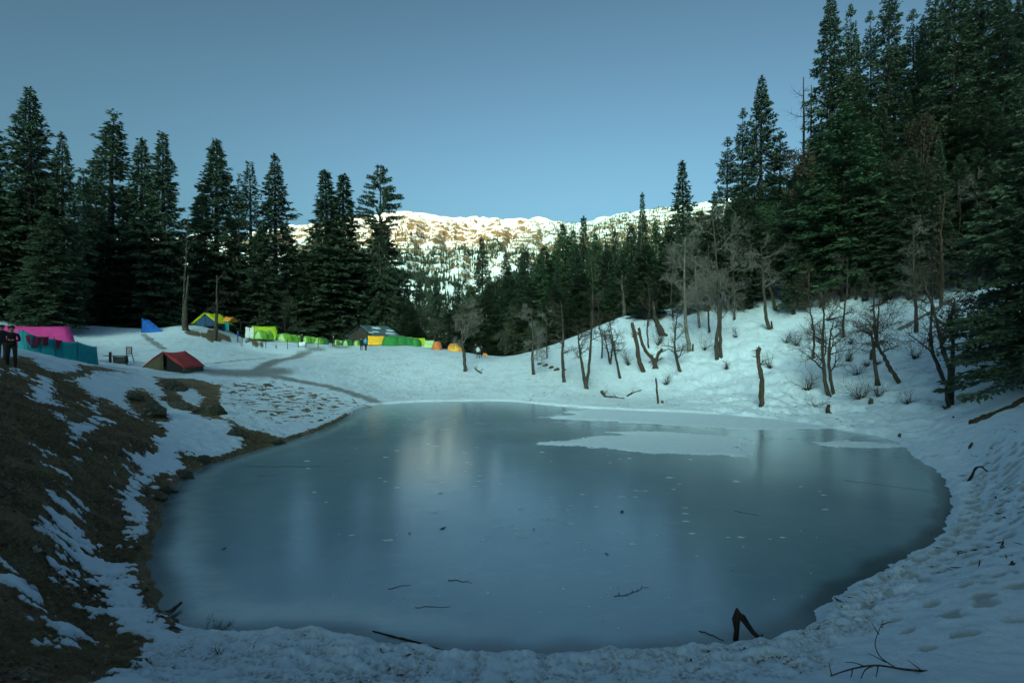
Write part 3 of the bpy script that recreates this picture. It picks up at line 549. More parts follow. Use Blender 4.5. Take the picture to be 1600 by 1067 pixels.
def conifer(seed, H=26.0, RW=3.0, shape='column', bare=0.10, dens=1.0, leaders=((0, 0, 1.0),), gap=0.0, up_top=0.7, mat=None, thin_top=0.0, snow=False):
    rg = np.random.default_rng(seed); Ps, Ds, Ls, Ws, Ts = [], [], [], [], []; tr = MB(); bough = MB(); sv = []
    for (ox, oy, hs) in leaders:
        h = H * hs; bend = rg.uniform(-.25, .25, 2)
        def axis(z): f = z / h; return np.array([ox * smooth(0.1, .55, f) * 1.0 + bend[0] * math.sin(f * 3), oy * smooth(.1, .55, f) + bend[1] * math.sin(f * 2.3), z])
        zs = np.linspace(-0.4, h * 0.985, 16); tr.tube([axis(z) for z in zs], [max(0.03, 0.36 * (H / 26) * (1 - 0.97 * max(z, 0) / h) ** 0.9 * (1.25 if z < .3 else 1)) for z in zs], 7)
        z = h * bare
        while z < h * 0.995:
            f = z / h; u = 1 - f
            if shape == 'column': pf = min(1.0, (u * 2.1) ** 0.75) * (0.72 + 0.28 * (1 - abs(f - .35)))
            elif shape == 'cone': pf = min(1.0, (u * 1.25) ** 0.95)
            elif shape == 'slim': pf = min(1.0, (u * 2.6) ** 0.65) * .8
            else: pf = (0.55 + 0.45 * math.sin(f * 9 + seed)) * min(1, (u * 3.0) ** .8)
            nb = int(rg.integers(4, 7)); a0 = rg.uniform(0, 6.28)
            if gap and rg.random() < gap: z += rg.uniform(.4, 1.0)
            for k in range(nb):
                az = a0 + k * 6.283 / nb + rg.uniform(-.35, .35)
                cl = 0.78 + 0.45 * float(noise(math.cos(az) * 1.3 + seed, z * .33 + math.sin(az), seed)) + rg.uniform(-.22, .22)
                L = max(0.25, RW * pf * cl * (0.6 if len(leaders) > 1 and f > .55 else 1.0)); el = -0.28 + (0.28 + up_top) * f ** 2.2 + rg.uniform(-.12, .12)
                if rg.random() < .04: L *= 1.25
                dh_ = np.array([math.cos(az), math.sin(az), 0.0]); sdv = np.array([-math.sin(az), math.cos(az), 0.0]); b = axis(z)
                def br(s): return b[None, :] + dh_[None, :] * (L * s)[:, None] + np.array([0, 0, 1.0])[None, :] * (L * (math.tan(el) * s - 0.22 * s ** 2 + 0.16 * s ** 4))[:, None]
                n = max(5, int(L * 26 * dens)); s = rg.uniform(0.12, 1.0, n) ** 0.75; p = br(s)
                side = np.where(rg.random(n) < .5, -1, 1); sp = rg.uniform(.3, 1.15, n) * side
                p = p + sdv[None, :] * (sp * 0.28 * L * (1.1 - s) * rg.uniform(0, 1, n))[:, None] + np.c_[np.zeros(n), np.zeros(n), rg.uniform(-.22, .08, n)]
                d = dh_[None, :] * np.cos(sp)[:, None] + sdv[None, :] * np.sin(sp)[:, None]; d[:, 2] += rg.normal(-0.22 + 0.5 * max(0, f - .6), .3, n); d /= np.linalg.norm(d, axis=1, keepdims=True)
                Ps.append(p); Ds.append(d); Ls.append(rg.uniform(.25, .6, n) * (0.65 + .35 * pf)); Ws.append(rg.uniform(.05, .12, n)); tb = rg.uniform(.15, .75)
                Ts.append(np.clip(tb + rg.normal(0, .14, n) + 0.12 * (s - .5), 0, 1))
                if L > .8:
                    q = br(np.array([0.0, .5, .9])); bough.tube(q, [.035, .022, .008], 3, False)
                if snow and L > 1.0 and rg.random() < .11:
                    q = br(np.array([rg.uniform(.6, .95)]))[0]; sv.append((q, rg.uniform(.10, .34), az))
            z += (0.30 + 0.30 * u) * rg.uniform(.75, 1.25) * (H / 26) ** .5 / max(.8, dens ** .3)
        n = 40; zt = h * (1 - rg.uniform(0, .035, n)); p = np.array([axis(q) for q in zt]); d = rg.normal(0, .5, (n, 3)); d[:, 2] = abs(d[:, 2]) + .5; d /= np.linalg.norm(d, axis=1, keepdims=True)
        if not thin_top: Ps.append(p); Ds.append(d); Ls.append(np.full(n, .35)); Ws.append(np.full(n, .06)); Ts.append(rg.uniform(.2, .7, n))
    V, Fc, T = kites(np.vstack(Ps), np.vstack(Ds), np.concatenate(Ls), np.concatenate(Ws), rg, np.concatenate(Ts))
    crown = mesh_np('crown', V, Fc, [mat or M_FIR], False, {'tint': T})
    base = len(tr.v); tr.v += bough.v; tr.f += [tuple(i + base for i in f) for f in bough.f]
    trunk = tr.mesh('trunk', M_BARK, True); sm = None
    if sv:
        mb = MB()
        for q, r, az in sv:
            k = 7; ringp = [(q[0] + math.cos(a) * r * (1.4 if abs(math.cos(a - az)) > .5 else .7), q[1] + math.sin(a) * r * (1.4 if abs(math.cos(a - az)) > .5 else .7), q[2] - .02) for a in [6.283 * i / k for i in range(k)]]
            mb.add(ringp + [(q[0], q[1], q[2] + r * .4)], [(i, (i + 1) % k, k) for i in range(k)])
        sm = mb.mesh('branch_snow', M_SNOW, True)
    return dict(H=H, trunk=trunk, crown=crown, snow=sm, W=RW)

def broadleaf(seed, H=9.0, W=4.0, mat=None, dens=1.0, low=0.12):
    """bushy evergreen oak: forked trunk and leaf clumps through the crown's volume"""
    rg = np.random.default_rng(seed); tr = MB(); Ps, Ds, Ls, Ws, Ts = [], [], [], [], []
    rr = random.Random(seed); tips = []
    top = Vector((rr.uniform(-.5, .5), rr.uniform(-.5, .5), H * .55)); tr.tube([(0, 0, -.3), (rr.uniform(-.2, .2), rr.uniform(-.2, .2), H * .22), top, (top.x, top.y, H * .9)], [.30, .22, .14, .03], 6)
    nc = int(46 * dens)
    for k in range(nc):
        f = low + (1 - low) * rr.random() ** .85; rad = W * math.sqrt(max(.05, 1 - ((f - .42) / .62) ** 2)) * rr.uniform(.45, 1.0) * (0.8 + .35 * math.sin(k * 2.4))
        a = rr.uniform(0, 6.283); c = np.array([math.cos(a) * rad, math.sin(a) * rad, f * H + rr.uniform(-.2, .2)]); tips.append(c)
        if k % 3 == 0: tr.tube([(0, 0, min(H * .5, c[2] * .6)), tuple(c * np.array([.55, .55, .88])), tuple(c)], [.09, .05, .015], 4, False)
        n = int(150 * dens); r = rr.uniform(.55, 1.15) * H / 9; q = rg.normal(0, 1, (n, 3)); q /= np.linalg.norm(q, axis=1, keepdims=True); q *= (rg.uniform(.25, 1, n) ** .5)[:, None] * np.array([r, r, r * .72])
        d = q + rg.normal(0, .45, (n, 3)); d /= np.linalg.norm(d, axis=1, keepdims=True)
        Ps.append(c + q); Ds.append(d); Ls.append(rg.uniform(.14, .34, n)); Ws.append(rg.uniform(.045, .10, n)); Ts.append(np.clip(rr.uniform(.1, .7) + rg.normal(0, .18, n), 0, 1))
    V, Fc, T = kites(np.vstack(Ps), np.vstack(Ds), np.concatenate(Ls), np.concatenate(Ws), rg, np.concatenate(Ts))
    return dict(H=H, trunk=tr.mesh('trunk', M_BARK, True), crown=mesh_np('crown', V, Fc, [mat or M_OAK], False, {'tint': T}), snow=None, W=W)

PR = dict(
    colA=conifer(1, 26, 3.1, 'column', .06, 1.25), colB=conifer(2, 26, 2.7, 'column', .08, 1.2), slim=conifer(3, 26, 2.3, 'slim', .10, 1.1, gap=.08),
    cone=conifer(4, 24, 3.4, 'cone', .05, 1.2), twin=conifer(5, 25, 2.9, 'column', .06, 1.25, ((-.55, 0, 1.0), (.75, .2, .975))), twinw=conifer(6, 25, 3.5, 'column', .05, 1.2, ((-.9, 0, .97), (.8, .3, 1.0))),
    ragged=conifer(7, 26, 2.6, 'ragged', .12, .8, gap=.25), small=conifer(8, 13, 2.2, 'cone', .05, 1.3), sparse=conifer(9, 26, 2.7, 'slim', .2, .7, gap=.2, thin_top=1),
    rA=conifer(11, 28, 3.3, 'column', .14, 1.05, snow=True), rB=conifer(12, 28, 2.9, 'slim', .18, .9, gap=.1, snow=True), rC=conifer(13, 26, 3.8, 'cone', .10, 1.1, snow=True),
    green=conifer(14, 22, 4.3, 'column', .10, 1.35, mat=M_FIRG), big=conifer(15, 24, 5.6, 'cone', .045, 1.5),
    oakA=broadleaf(21, 9, 3.6), oakB=broadleaf(22, 11, 3.4, dens=1.1), oakC=broadleaf(23, 13, 4.2, dens=1.2), oakG=broadleaf(24, 14, 4.0, M_FIRG, 1.2), brown=broadleaf(25, 12, 4.0, M_BRN, 1.0))

def back(px, Y, ex=0.0):                                   # keep the left row behind the tents and the knoll's crest
    return max(Y, float(np.interp(px, [-60, 100, 120, 200, 290, 330, 450, 480, 610, 640], [49, 52, 62, 68, 74, 78, 82, 86, 92, 92])) + ex + (Y * 7 % 6)) if px < 640 else Y
ORD = ['first', 'second', 'third', 'fourth', 'fifth', 'sixth', 'seventh', 'eighth', 'ninth', 'tenth', 'eleventh', 'twelfth', 'thirteenth', 'fourteenth', 'fifteenth', 'sixteenth', 'seventeenth', 'eighteenth', 'nineteenth', 'twentieth']
ORD += ['twenty-' + w for w in ORD[:9]] + ['thirtieth'] + ['thirty-' + w for w in ORD[:9]] + ['fortieth'] + ['forty-' + w for w in ORD[:9]] + ['fiftieth']
def ranked(rows, text):                            # rows sorted from the left, each with its own label
    return [(*r, text % ORD[i]) for i, r in enumerate(sorted(rows))]
def tree(kind, px, top, Y, wpx=None, label='', group=None, name=None, rz=None, cat='tree', base_px=None, z=None):
    Y = back(px, Y, 3 if kind.startswith('oak') else 2); p = PR[kind]; x = (px - CX) / F * Y; zb = hz(x, Y) if z is None else z
    ht = (CH - (top - CY) / F * Y) - zb
    if ht < 2: ht = 2
    sz = ht / p['H']; sx = sz if wpx is None else (1.0 if kind in ('oakA', 'oakB', 'oakC', 'oakG', 'brown', 'big') else 1.42) * (wpx / F * Y) / p['W']
    nm = name or ('oak_tree' if kind.startswith('oak') or kind == 'brown' else 'fir_tree')
    o = empty(nm, (x, Y, zb - 0.1), random.Random(int(px * 7 + Y)).uniform(0, 6.28) if rz is None else rz, label, cat, group, (sx, sx, sz))
    for part in ('trunk', 'crown', 'snow'):
        if p[part]: tag(link(bpy.data.objects.new('branch_snow' if part == 'snow' else part, p[part]), o), kind='stuff' if part == 'snow' else None)
    return o

GL, GC, GR = 'tall firs behind the camp', 'trees beyond the saddle', 'firs on the wooded right slope'
# left row, from the photo's left edge to the gap above the hut
for a in [('colA', -14, 165, 44, 34, 'fir cut by the left edge of the view'), ('colA', 42, 136, 44, 40, 'very tall broad fir, second from the left edge, above the pink tent'),
          ('colB', 97, 206, 50, 27, 'slender pointed fir right of the very tall broad fir'), ('slim', 128, 266, 54, 20, 'shorter narrow fir left of the tall open-crowned fir'),
          ('slim', 180, 181, 52, 36, 'tall fir with open crown and visible trunk above the snowy knoll'), ('slim', 150, 238, 56, 18, 'thin fir pressed against the tall open-crowned fir'),
          ('twinw', 238, 207, 54, 44, 'broad fir with a blunt double top above the blue tarp'), ('colA', 341, 218, 60, 39, 'tall pointed fir standing right above the yellow tent'),
          ('sparse', 391, 253, 68, 25, 'thin fir with a bare spiky top behind the lime tent'), ('ragged', 374, 276, 66, 15, 'small ragged fir beside the bare-topped fir'),
          ('colB', 430, 240, 64, 30, 'tall fir with knobbly top behind the green dome tents'), ('twin', 519, 266, 80, 46, 'fir with twin pointed tops left of the hut')]:
    tree(a[0], a[1], a[2], a[3], a[4], a[5], GL, rz=0.0 if a[0].startswith('twin') else None)
for k, (px, top, Y, w, lb) in enumerate(ranked([(20, 300, 50, 40), (70, 330, 48, 36), (115, 350, 52, 36), (160, 345, 56, 40), (205, 320, 58, 34), (268, 365, 60, 34), (300, 390, 70, 24), (318, 300, 64, 28), (365, 345, 70, 30), (405, 350, 72, 30),
                                     (455, 375, 76, 30), (475, 400, 80, 26), (345, 400, 72, 40), (545, 400, 86, 24), (495, 390, 84, 30), (-20, 250, 50, 50), (55, 260, 46, 44), (90, 400, 50, 36), (140, 390, 54, 34), (185, 400, 60, 34), (240, 390, 62, 34), (285, 430, 70, 26), (330, 420, 72, 30), (385, 410, 74, 30), (425, 420, 76, 30), (465, 430, 80, 28), (520, 410, 86, 34), (560, 420, 92, 28), (610, 420, 94, 30), (635, 445, 94, 20)], '%s from the left of the lower firs filling the row behind the camp')):
    tree(['colB', 'cone', 'slim', 'colA'][k % 4], px, top, Y, w * .86, lb, 'lower firs behind the camp')
for k, (px, top, Y, w, lb) in enumerate(ranked([(-10, 440, 40, 40), (60, 450, 42, 36), (105, 450, 46, 30), (150, 455, 50, 30), (195, 455, 57, 32), (262, 450, 64, 30), (305, 450, 72, 26), (360, 450, 74, 30), (410, 450, 76, 28), (445, 455, 78, 26), (475, 455, 82, 26), (550, 460, 90, 26), (575, 465, 92, 26), (625, 465, 92, 24), (490, 470, 84, 24)], '%s from the left of the bushy oaks under the firs behind the camp')):
    tree(['oakA', 'oakB', 'oakC'][k % 3], px, top, Y, w, lb, 'evergreen oaks behind the camp')
# centre
tree('colA', 594, 345, 98, 40, 'fir standing behind the hut, right beside the twin-topped fir', GC)
for a in [('cone', 683, 424, 95, 15, 'small pointed fir in the gap below the mountain'), ('cone', 752, 371, 92, 24, 'mid-sized cone-shaped fir right of the mountain gap'), ('slim', 714, 436, 98, 12, 'tiny fir in the gap between the small and mid-sized firs'),
          ('colB', 790, 396, 96, 18, 'fir just right of the mid-sized cone-shaped fir'), ('slim', 822, 386, 94, 17, 'narrow fir left of the flat-topped trees'), ('cone', 1003, 301, 88, 21, 'pointed fir poking above the far ridge at the right'),
          ('colB', 655, 440, 96, 15, 'low fir left of the small pointed fir in the gap')]:
    tree(a[0], a[1], a[2], a[3], a[4], a[5], GC)
for k, (px, top, Y, w, lb) in enumerate(ranked([(850, 385, 84, 40), (880, 350, 88, 34), (912, 338, 86, 36), (945, 400, 84, 40), (975, 390, 86, 40), (905, 420, 76, 40), (865, 440, 74, 34), (830, 440, 80, 34), (790, 440, 84, 36), (760, 450, 82, 30),
                                     (1010, 380, 80, 40), (1045, 350, 78, 34), (960, 430, 74, 34), (1000, 440, 72, 26), (835, 410, 88, 34), (865, 390, 90, 30), (895, 360, 92, 30), (930, 365, 90, 34), (960, 360, 90, 34), (985, 350, 90, 30), (1025, 345, 86, 30), (805, 425, 88, 30), (775, 430, 90, 30), (735, 445, 92, 26), (925, 450, 72, 26), (890, 465, 72, 24), (850, 470, 74, 24), (985, 420, 70, 22), (1040, 430, 68, 24), (1060, 360, 74, 30), (795, 415, 84, 26), (815, 405, 82, 26), (845, 395, 80, 28), (872, 400, 78, 26), (900, 385, 80, 28), (922, 390, 78, 26), (948, 380, 80, 28), (972, 395, 76, 26), (765, 430, 86, 24), (1000, 360, 84, 26)], '%s from the left of the dense evergreens beyond the saddle')):
    tree(['green', 'colA', 'colB', 'cone', 'green', 'colB'][k % 6], px, top, Y, w * .74, lb, 'dense evergreens beyond the saddle')
for k, (px, top, Y, w, lb) in enumerate(ranked([(640, 470, 86, 28), (665, 480, 88, 26), (700, 475, 88, 28), (730, 470, 90, 28), (745, 490, 84, 24), (775, 490, 82, 26), (805, 480, 80, 28), (680, 500, 84, 24), (720, 505, 82, 22), (760, 510, 80, 22), (840, 500, 72, 24), (650, 505, 84, 22), (790, 515, 78, 20), (622, 490, 88, 24)], '%s from the left of the low bushes behind the snow bank')):
    tree(['oakA', 'cone', 'colB', 'oakC'][k % 4], px, top, Y, w * .8, lb, 'low evergreens behind the snow bank')
# right slope, back to front
for a in [('rC', 1066, 251, 82, 40, 'broad blunt-topped fir left of the stepped firs on the slope'), ('rB', 1137, 214, 78, 23, 'lowest of the three stepped firs on the slope'), ('rB', 1161, 169, 78, 20, 'middle one of the three stepped firs on the slope'),
          ('rA', 1191, 119, 76, 30, 'highest of the three stepped firs on the slope'), ('rB', 1222, 205, 74, 24, 'fir just right of the three stepped firs'), ('rA', 1297, -15, 64, 30, 'very tall fir with visible trunk right of the dead snag'),
          ('rB', 1330, 8, 66, 20, 'narrow fir second right of the dead snag'), ('rB', 1358, 18, 66, 18, 'thin fir between two very tall firs on the right slope'), ('rB', 1392, -40, 62, 26, 'very tall open fir in the middle of the right slope'),
          ('rB', 1424, 16, 62, 22, 'fir with small round top at the right slope'), ('rA', 1443, 24, 60, 20, 'fir close behind the round-topped fir on the slope'), ('rA', 1492, -70, 52, 34, 'massive dark fir rising out of the view at upper right'),
          ('rB', 1462, -30, 58, 26, 'narrow fir right behind the round-topped fir'), ('rA', 1525, -90, 54, 34, 'fir between the massive dark fir and the corner fir'), ('rB', 1590, -120, 52, 34, 'tall fir just inside the upper right corner'), ('rC', 1560, -60, 50, 40, 'dark broad fir in the upper right corner'), ('rA', 1625, -80, 46, 40, 'fir at the very right edge rising out of the view'), ('green', 1320, 160, 49, 62, 'lighter green full-skirted fir in front of the dark slope forest')]:
    tree(a[0], a[1], a[2], a[3], a[4], a[5], GR)
for k, (px, top, Y, w, lb) in enumerate(ranked([(1095, 330, 80, 30), (1115, 300, 78, 26), (1150, 300, 74, 30), (1180, 290, 72, 34), (1215, 290, 70, 34), (1250, 255, 68, 34), (1275, 200, 66, 30), (1240, 330, 64, 34), (1205, 370, 66, 30), (1165, 380, 70, 30),
                                     (1130, 390, 72, 28), (1265, 330, 60, 34), (1345, 130, 60, 30), (1380, 150, 58, 34), (1415, 140, 56, 34), (1455, 130, 54, 36), (1500, 160, 50, 36), (1545, 150, 46, 40), (1590, 130, 42, 40), (1365, 250, 54, 34),
                                     (1410, 270, 52, 30), (1530, 230, 44, 34), (1085, 400, 76, 26), (1060, 420, 74, 24), (1030, 420, 76, 24), (1640, 120, 38, 50), (1580, 200, 40, 44), (1310, 90, 66, 30), (1265, 270, 76, 30), (1340, 60, 74, 30), (1400, 60, 72, 30), (1460, 50, 68, 34), (1520, 20, 64, 34), (1075, 345, 59, 26), (1105, 335, 59, 26), (1140, 330, 57, 26), (1172, 310, 56, 28), (1228, 300, 54, 28), (1258, 270, 53, 28), (1285, 300, 50, 24), (1352, 250, 47, 26), (1385, 240, 45, 26), (1422, 230, 43, 28), (1465, 215, 41, 28), (1500, 240, 42, 26), (1545, 250, 39, 30), (1240, 360, 51, 22), (1155, 390, 56, 20)], '%s from the left of the crowded dark firs on the right slope')):
    tree(['rA', 'rB', 'rC', 'colB'][k % 4], px, top, Y, w, lb, 'crowded firs on the right slope')
tree('brown', 1440, 190, 50, 46, 'brownish broad tree among the dark firs on the right slope', GR)
tree('brown', 1250, 240, 62, 40, 'brown-tinged bushy tree below the dead snag', GR)
tree('oakG', 1200, 320, 62, 40, 'soft green bushy tree halfway up the right slope', GR)
tree('big', 1648, 60, 23.5, 150, 'huge near fir whose skirt sweeps the snow at the right edge', GR, rz=1.0)
tree('oakB', 1590, 380, 26, 90, 'dense dark bush against the huge near fir', GR)
# unseen firs added beside and behind the camera to darken the near shore
for k, (x, y, s) in enumerate([(38, 18, 1.), (34, 6, .9), (28, -6, 1.), (-36, 6, 1.), (-46, 20, 1.), (16, 3, 0.52), (20, 8, 0.55), (25, 13, 0.59), (14, -3, 0.50), (11, -8, 0.52), (6, -10, 0.50), (1, -11, 0.54), (-4, -10, 0.44), (-9, -9, 0.46), (-13, -5, 0.44), (-16, 1, 0.44), (-20, 6, 0.44), (-26, 12, 0.52),
                               (22, -1, .7), (-30, 18, .7), (31, 18, .7)]):
    p = PR[['rA', 'colA', 'rC', 'colB'][k % 4]]; o = empty('fir_tree', (x, y, hz(x, y) - .2), k * 1.3, 'unseen fir added to shade the near shore', 'tree', 'added shade firs out of view', (max(s, .85) * 1.25, max(s, .85) * 1.25, s))
    for part in ('trunk', 'crown'): link(bpy.data.objects.new(part, p[part]), o)

# the fir with the spreading, feathery top
def feather_fir(px, py_top, Y, label):
    x = (px - CX) / F * Y; zb = hz(x, Y); H = CH - (py_top - CY) / F * Y - zb; rg = np.random.default_rng(77)
    o = empty('fir_tree', (x, Y, zb - .1), 0, label, 'tree', GC)
    tr = MB(); zs = np.linspace(-.3, H, 14); tr.tube([(0.1 * math.sin(z), 0, z) for z in zs], [.38 * (1 - .9 * max(z, 0) / H) + .02 for z in zs], 7); Ps, Ds, Ls, Ws, Ts = [], [], [], [], []
    z = H * .1
    while z < H * .99:
        f = z / H
        R0 = 4.3 * min(1, ((1 - f) * 4.4) ** .7) if f > .62 else (1.5 + 0.3 * math.sin(z * 2.2) if f > .45 else 3.6)
        if f > .62: R0 *= 1.0 - .35 * smooth(.70, .62, f)
        el = .55 if f > .62 else -.15
        for k in range(5 if f > .6 else 6):
            az = rg.uniform(0, 6.28); L = R0 * rg.uniform(.75, 1.1); dv = np.array([math.cos(az), math.sin(az), 0]); n = int(L * (44 if f > .62 else 30))
            s = rg.uniform(.15 if f < .6 else .3, 1, n); p = np.array([0, 0, z]) + dv * (L * s)[:, None]; p[:, 2] += L * (math.tan(el) * s * (.6 if f > .62 else 1) - .15 * s * s)
            p += rg.normal(0, .10, (n, 3)); d = dv + rg.normal(0, .6, (n, 3)); d[:, 2] -= .1; d /= np.linalg.norm(d, axis=1, keepdims=True)
            Ps.append(p); Ds.append(d); Ls.append(rg.uniform(.22, .5, n)); Ws.append(rg.uniform(.05, .10, n)); Ts.append(np.clip(rg.uniform(.1, .6) + rg.normal(0, .12, n), 0, 1))
            tr.tube([(0, 0, z), tuple(np.array([0, 0, z + L * (math.tan(el) * .5 * (.6 if f > .62 else 1) - .04)]) + dv * L * .5), tuple(np.array([0, 0, z + L * (math.tan(el) * (.6 if f > .62 else 1) - .15)]) + dv * L)], [.05, .03, .01], 3, False)
        z += .62 if f > .62 else .42
    V, Fc, T = kites(np.vstack(Ps), np.vstack(Ds), np.concatenate(Ls), np.concatenate(Ws), rg, np.concatenate(Ts))
    tr.build('trunk', M_BARK, o, True); link(bpy.data.objects.new('crown', mesh_np('crown', V, Fc, [M_FIR], False, {'tint': T})), o)
feather_fir(594, 257, 93, 'fir with a spreading feathery top above the hut')

# ------------------------------------------------------------------ leafless trees
def branch_out(mb_br, mb_tw, p, d, L, r, lvl, rr, gnarl, upw, tmin=.0065):
    P = [Vector(p)]; n = 5 if lvl > 0 else 3; q = Vector(p); dd = Vector(d).normalized()
    for i in range(n):
        dd = (dd + Vector((rr.gauss(0, gnarl), rr.gauss(0, gnarl), rr.gauss(0, gnarl * .7) + upw))).normalized(); q = q + dd * (L / n); P.append(q.copy())
    rad = [r * (1 - .75 * i / n) for i in range(n + 1)]; (mb_br if lvl > 0 else mb_tw).tube(P, rad if lvl > 0 else [max(q, tmin) for q in rad], 5 if lvl > 1 else 3, False)
    if lvl <= 0: return
    for i in range(1, n + 1):
        for _ in range(2 if (lvl == 1 or rr.random() < .5) else 1):
            t_ = (P[i] - P[i - 1]).normalized(); ax = t_.orthogonal().normalized(); ax.rotate(Matrix.Rotation(rr.uniform(0, 6.28), 3, t_))
            nd = (t_ * .75 + ax * rr.uniform(.6, 1.1)).normalized(); branch_out(mb_br, mb_tw, P[i], nd, L * rr.uniform(.38, .6), rad[i] * .55 + .003, lvl - 1, rr, gnarl * 1.1, upw, tmin)
def bare_tree(seed, stems, r0, label, group='leafless trees by the lake', mat=None, crown=(.45, 2), nb=7, blen=None, name='bare_tree', broken=False, twr=1.0, gnarl=.22):
    """stems: lists of photo points from the foot up, all at the depth of the foot"""
    rr = random.Random(seed); foot = ground(*stems[0][0]); Y = foot[1]; o = empty(name, (foot[0], foot[1], foot[2] - .05), 0, label, 'stump' if broken and not nb else 'tree', group)
    br, tw = MB(), MB()
    for si, st in enumerate(stems):
        tr = MB(); P = []; k = 0
        for (px, py) in st:
            x, y, z = at(px, py, Y); P.append(Vector((x - foot[0], rr.uniform(-.12, .12) * (1 if k else 0), z - foot[2] if k else -.15))); k += 1
        P = [Vector(p) for p in catmull([tuple(p) for p in P], 5, False)]; P = [p + Vector((rr.gauss(0, .02), rr.gauss(0, .03), 0)) for p in P]
        n = len(P); rad = [r0 * (.85 if si else 1) * (1.0 - (.35 if broken else .8) * i / (n - 1)) * (1.35 if i == 0 else 1) * rr.uniform(.9, 1.12) for i in range(n)]
        tr.tube(P, rad, 8, True, .12 if broken else 0, rr); tk = tr.build('trunk', (M_BARK if mat is M_BARKG and seed not in (10, 12, 24) else mat) or M_BARK, o, True)
        H = (P[-1] - P[0]).length
        for b in range(nb):
            f = crown[0] + (1 - crown[0]) * (b + rr.random() * .8) / max(1, nb); i = min(n - 2, int(f * (n - 1))); t_ = (P[i + 1] - P[i]).normalized(); a = rr.uniform(0, 6.28)
            d = Vector((math.cos(a), math.sin(a) * .8, rr.uniform(.1, .8))); branch_out(br, tw, P[i], d, (blen or H * .32) * rr.uniform(.6, 1.15) * (1.1 - .5 * f), rad[i] * .55, crown[1], rr, gnarl, .05)
    if br.v: tag(br.build('branches', mat or M_BARK, tk, True), kind='stuff')
    if tw.v: tag(tw.build('twigs', mat or M_BARK, tk, False), kind='stuff')
    return o
BT = bare_tree
BT(1, [[(727, 581), (725, 555), (722, 530), (724, 500), (722, 465)]], .20, 'leafless tree with round twiggy crown right of the orange dome tent', mat=M_BARKG, nb=7, blen=2.3, crown=(.35, 3))
BT(2, [[(834, 585), (832, 555), (833, 520), (830, 485)]], .16, 'slim leafless tree at the left end of the slope trees', mat=M_BARKG, nb=7, blen=2.0, crown=(.35, 3))
BT(3, [[(881, 597), (879, 560), (880, 520), (877, 470)]], .19, 'straight leafless tree beside the dark stone ledge', mat=M_BARK, nb=9, blen=2.0, crown=(.4, 2))
BT(4, [[(917, 608), (910, 575), (905, 540), (903, 515)], [(915, 606), (920, 570), (924, 520), (926, 470), (924, 400)]], .18, 'leafless tree forked low into a V at the lake foot', nb=10, blen=1.9, crown=(.45, 2))
BT(5, [[(955, 569), (949, 545), (944, 515)], [(953, 568), (956, 540), (950, 505)]], .13, 'pair of thin crooked leafless stems right of the V-shaped tree', nb=6, blen=1.4, crown=(.4, 2))
BT(6, [[(970, 592), (963, 560), (957, 530), (952, 500)]], .13, 'thin dark leafless tree leaning left right of the pair of stems', nb=8, blen=1.6, crown=(.4, 2))
BT(7, [[(1006, 581), (998, 560), (995, 535), (987, 504)]], .24, 'thick broken trunk leaning left on the slope', broken=True, nb=0, name='broken_tree', mat=M_BARKR)
BT(8, [[(1027, 575), (1020, 560), (1006, 543), (998, 512)], [(1022, 562), (1028, 552), (1034, 548)]], .20, 'broken leaning trunk propped right of the thick broken trunk', broken=True, nb=2, blen=.9, name='broken_tree', mat=M_BARKR, crown=(.3, 1))
BT(9, [[(1064, 582), (1057, 560), (1054, 530), (1059, 490)]], .18, 'short leafless tree with twiggy side shoots in mid slope', nb=10, blen=1.6, crown=(.35, 2))
BT(10, [[(1078, 552), (1073, 520), (1070, 470), (1069, 420), (1071, 370)]], .24, 'pale twiggy leafless tree in mid slope', mat=M_BARKG, nb=8, blen=2.6, crown=(.42, 3))
BT(11, [[(1121, 562), (1119, 535), (1124, 500), (1122, 450), (1117, 380), (1112, 330)], [(1126, 558), (1126, 520), (1128, 470), (1135, 420)]], .22, 'tall crooked double-stemmed leafless tree with wide grey crown', mat=M_BARKG, nb=6, blen=3.8, crown=(.45, 3))
BT(12, [[(1094, 512), (1091, 490), (1088, 460), (1086, 400)]], .17, 'leafless tree behind the pale twiggy tree', mat=M_BARKG, nb=5, blen=2.8, crown=(.4, 3))
BT(13, [[(1203, 517), (1197, 490), (1193, 450), (1192, 410), (1188, 385)]], .20, 'leafless tree with forked upper limbs high on the slope', mat=M_BARKG, nb=8, blen=2.6, crown=(.5, 2))
BT(14, [[(1029, 632), (1027, 612), (1025, 590)]], .09, 'thin upright dead stem at the foot of the slope', broken=True, nb=0, name='dead_sapling')
BT(15, [[(1187, 638), (1189, 600), (1186, 565), (1184, 541)]], .19, 'tall dead trunk with short stubs at the lake foot', broken=True, nb=4, blen=.8, name='dead_tree', mat=M_BARKR, crown=(.3, 1))
BT(16, [[(1212, 484), (1208, 468), (1202, 447)]], .20, 'stout broken stump high on the slope', broken=True, nb=0, name='tree_stump', mat=M_BARKR)
BT(17, [[(1296, 619), (1289, 585), (1287, 540), (1286, 490), (1283, 455)], [(1303, 610), (1297, 570), (1296, 530), (1303, 500)]], .155, 'double-stemmed dark tree with bare side limbs in front of the green fir', nb=11, blen=2.4, crown=(.3, 2))
BT(18, [[(1408, 598), (1393, 578), (1380, 555), (1369, 532), (1372, 500), (1375, 462)], [(1372, 540), (1362, 525), (1358, 520)]], .15, 'leafless tree leaning left with a kinked fork', nb=10, blen=2.0, crown=(.45, 2))
BT(19, [[(1361, 565), (1364, 548), (1368, 530), (1365, 480), (1366, 440)]], .13, 'thin leafless tree behind the kinked leaning tree', nb=10, blen=1.7, crown=(.4, 2))
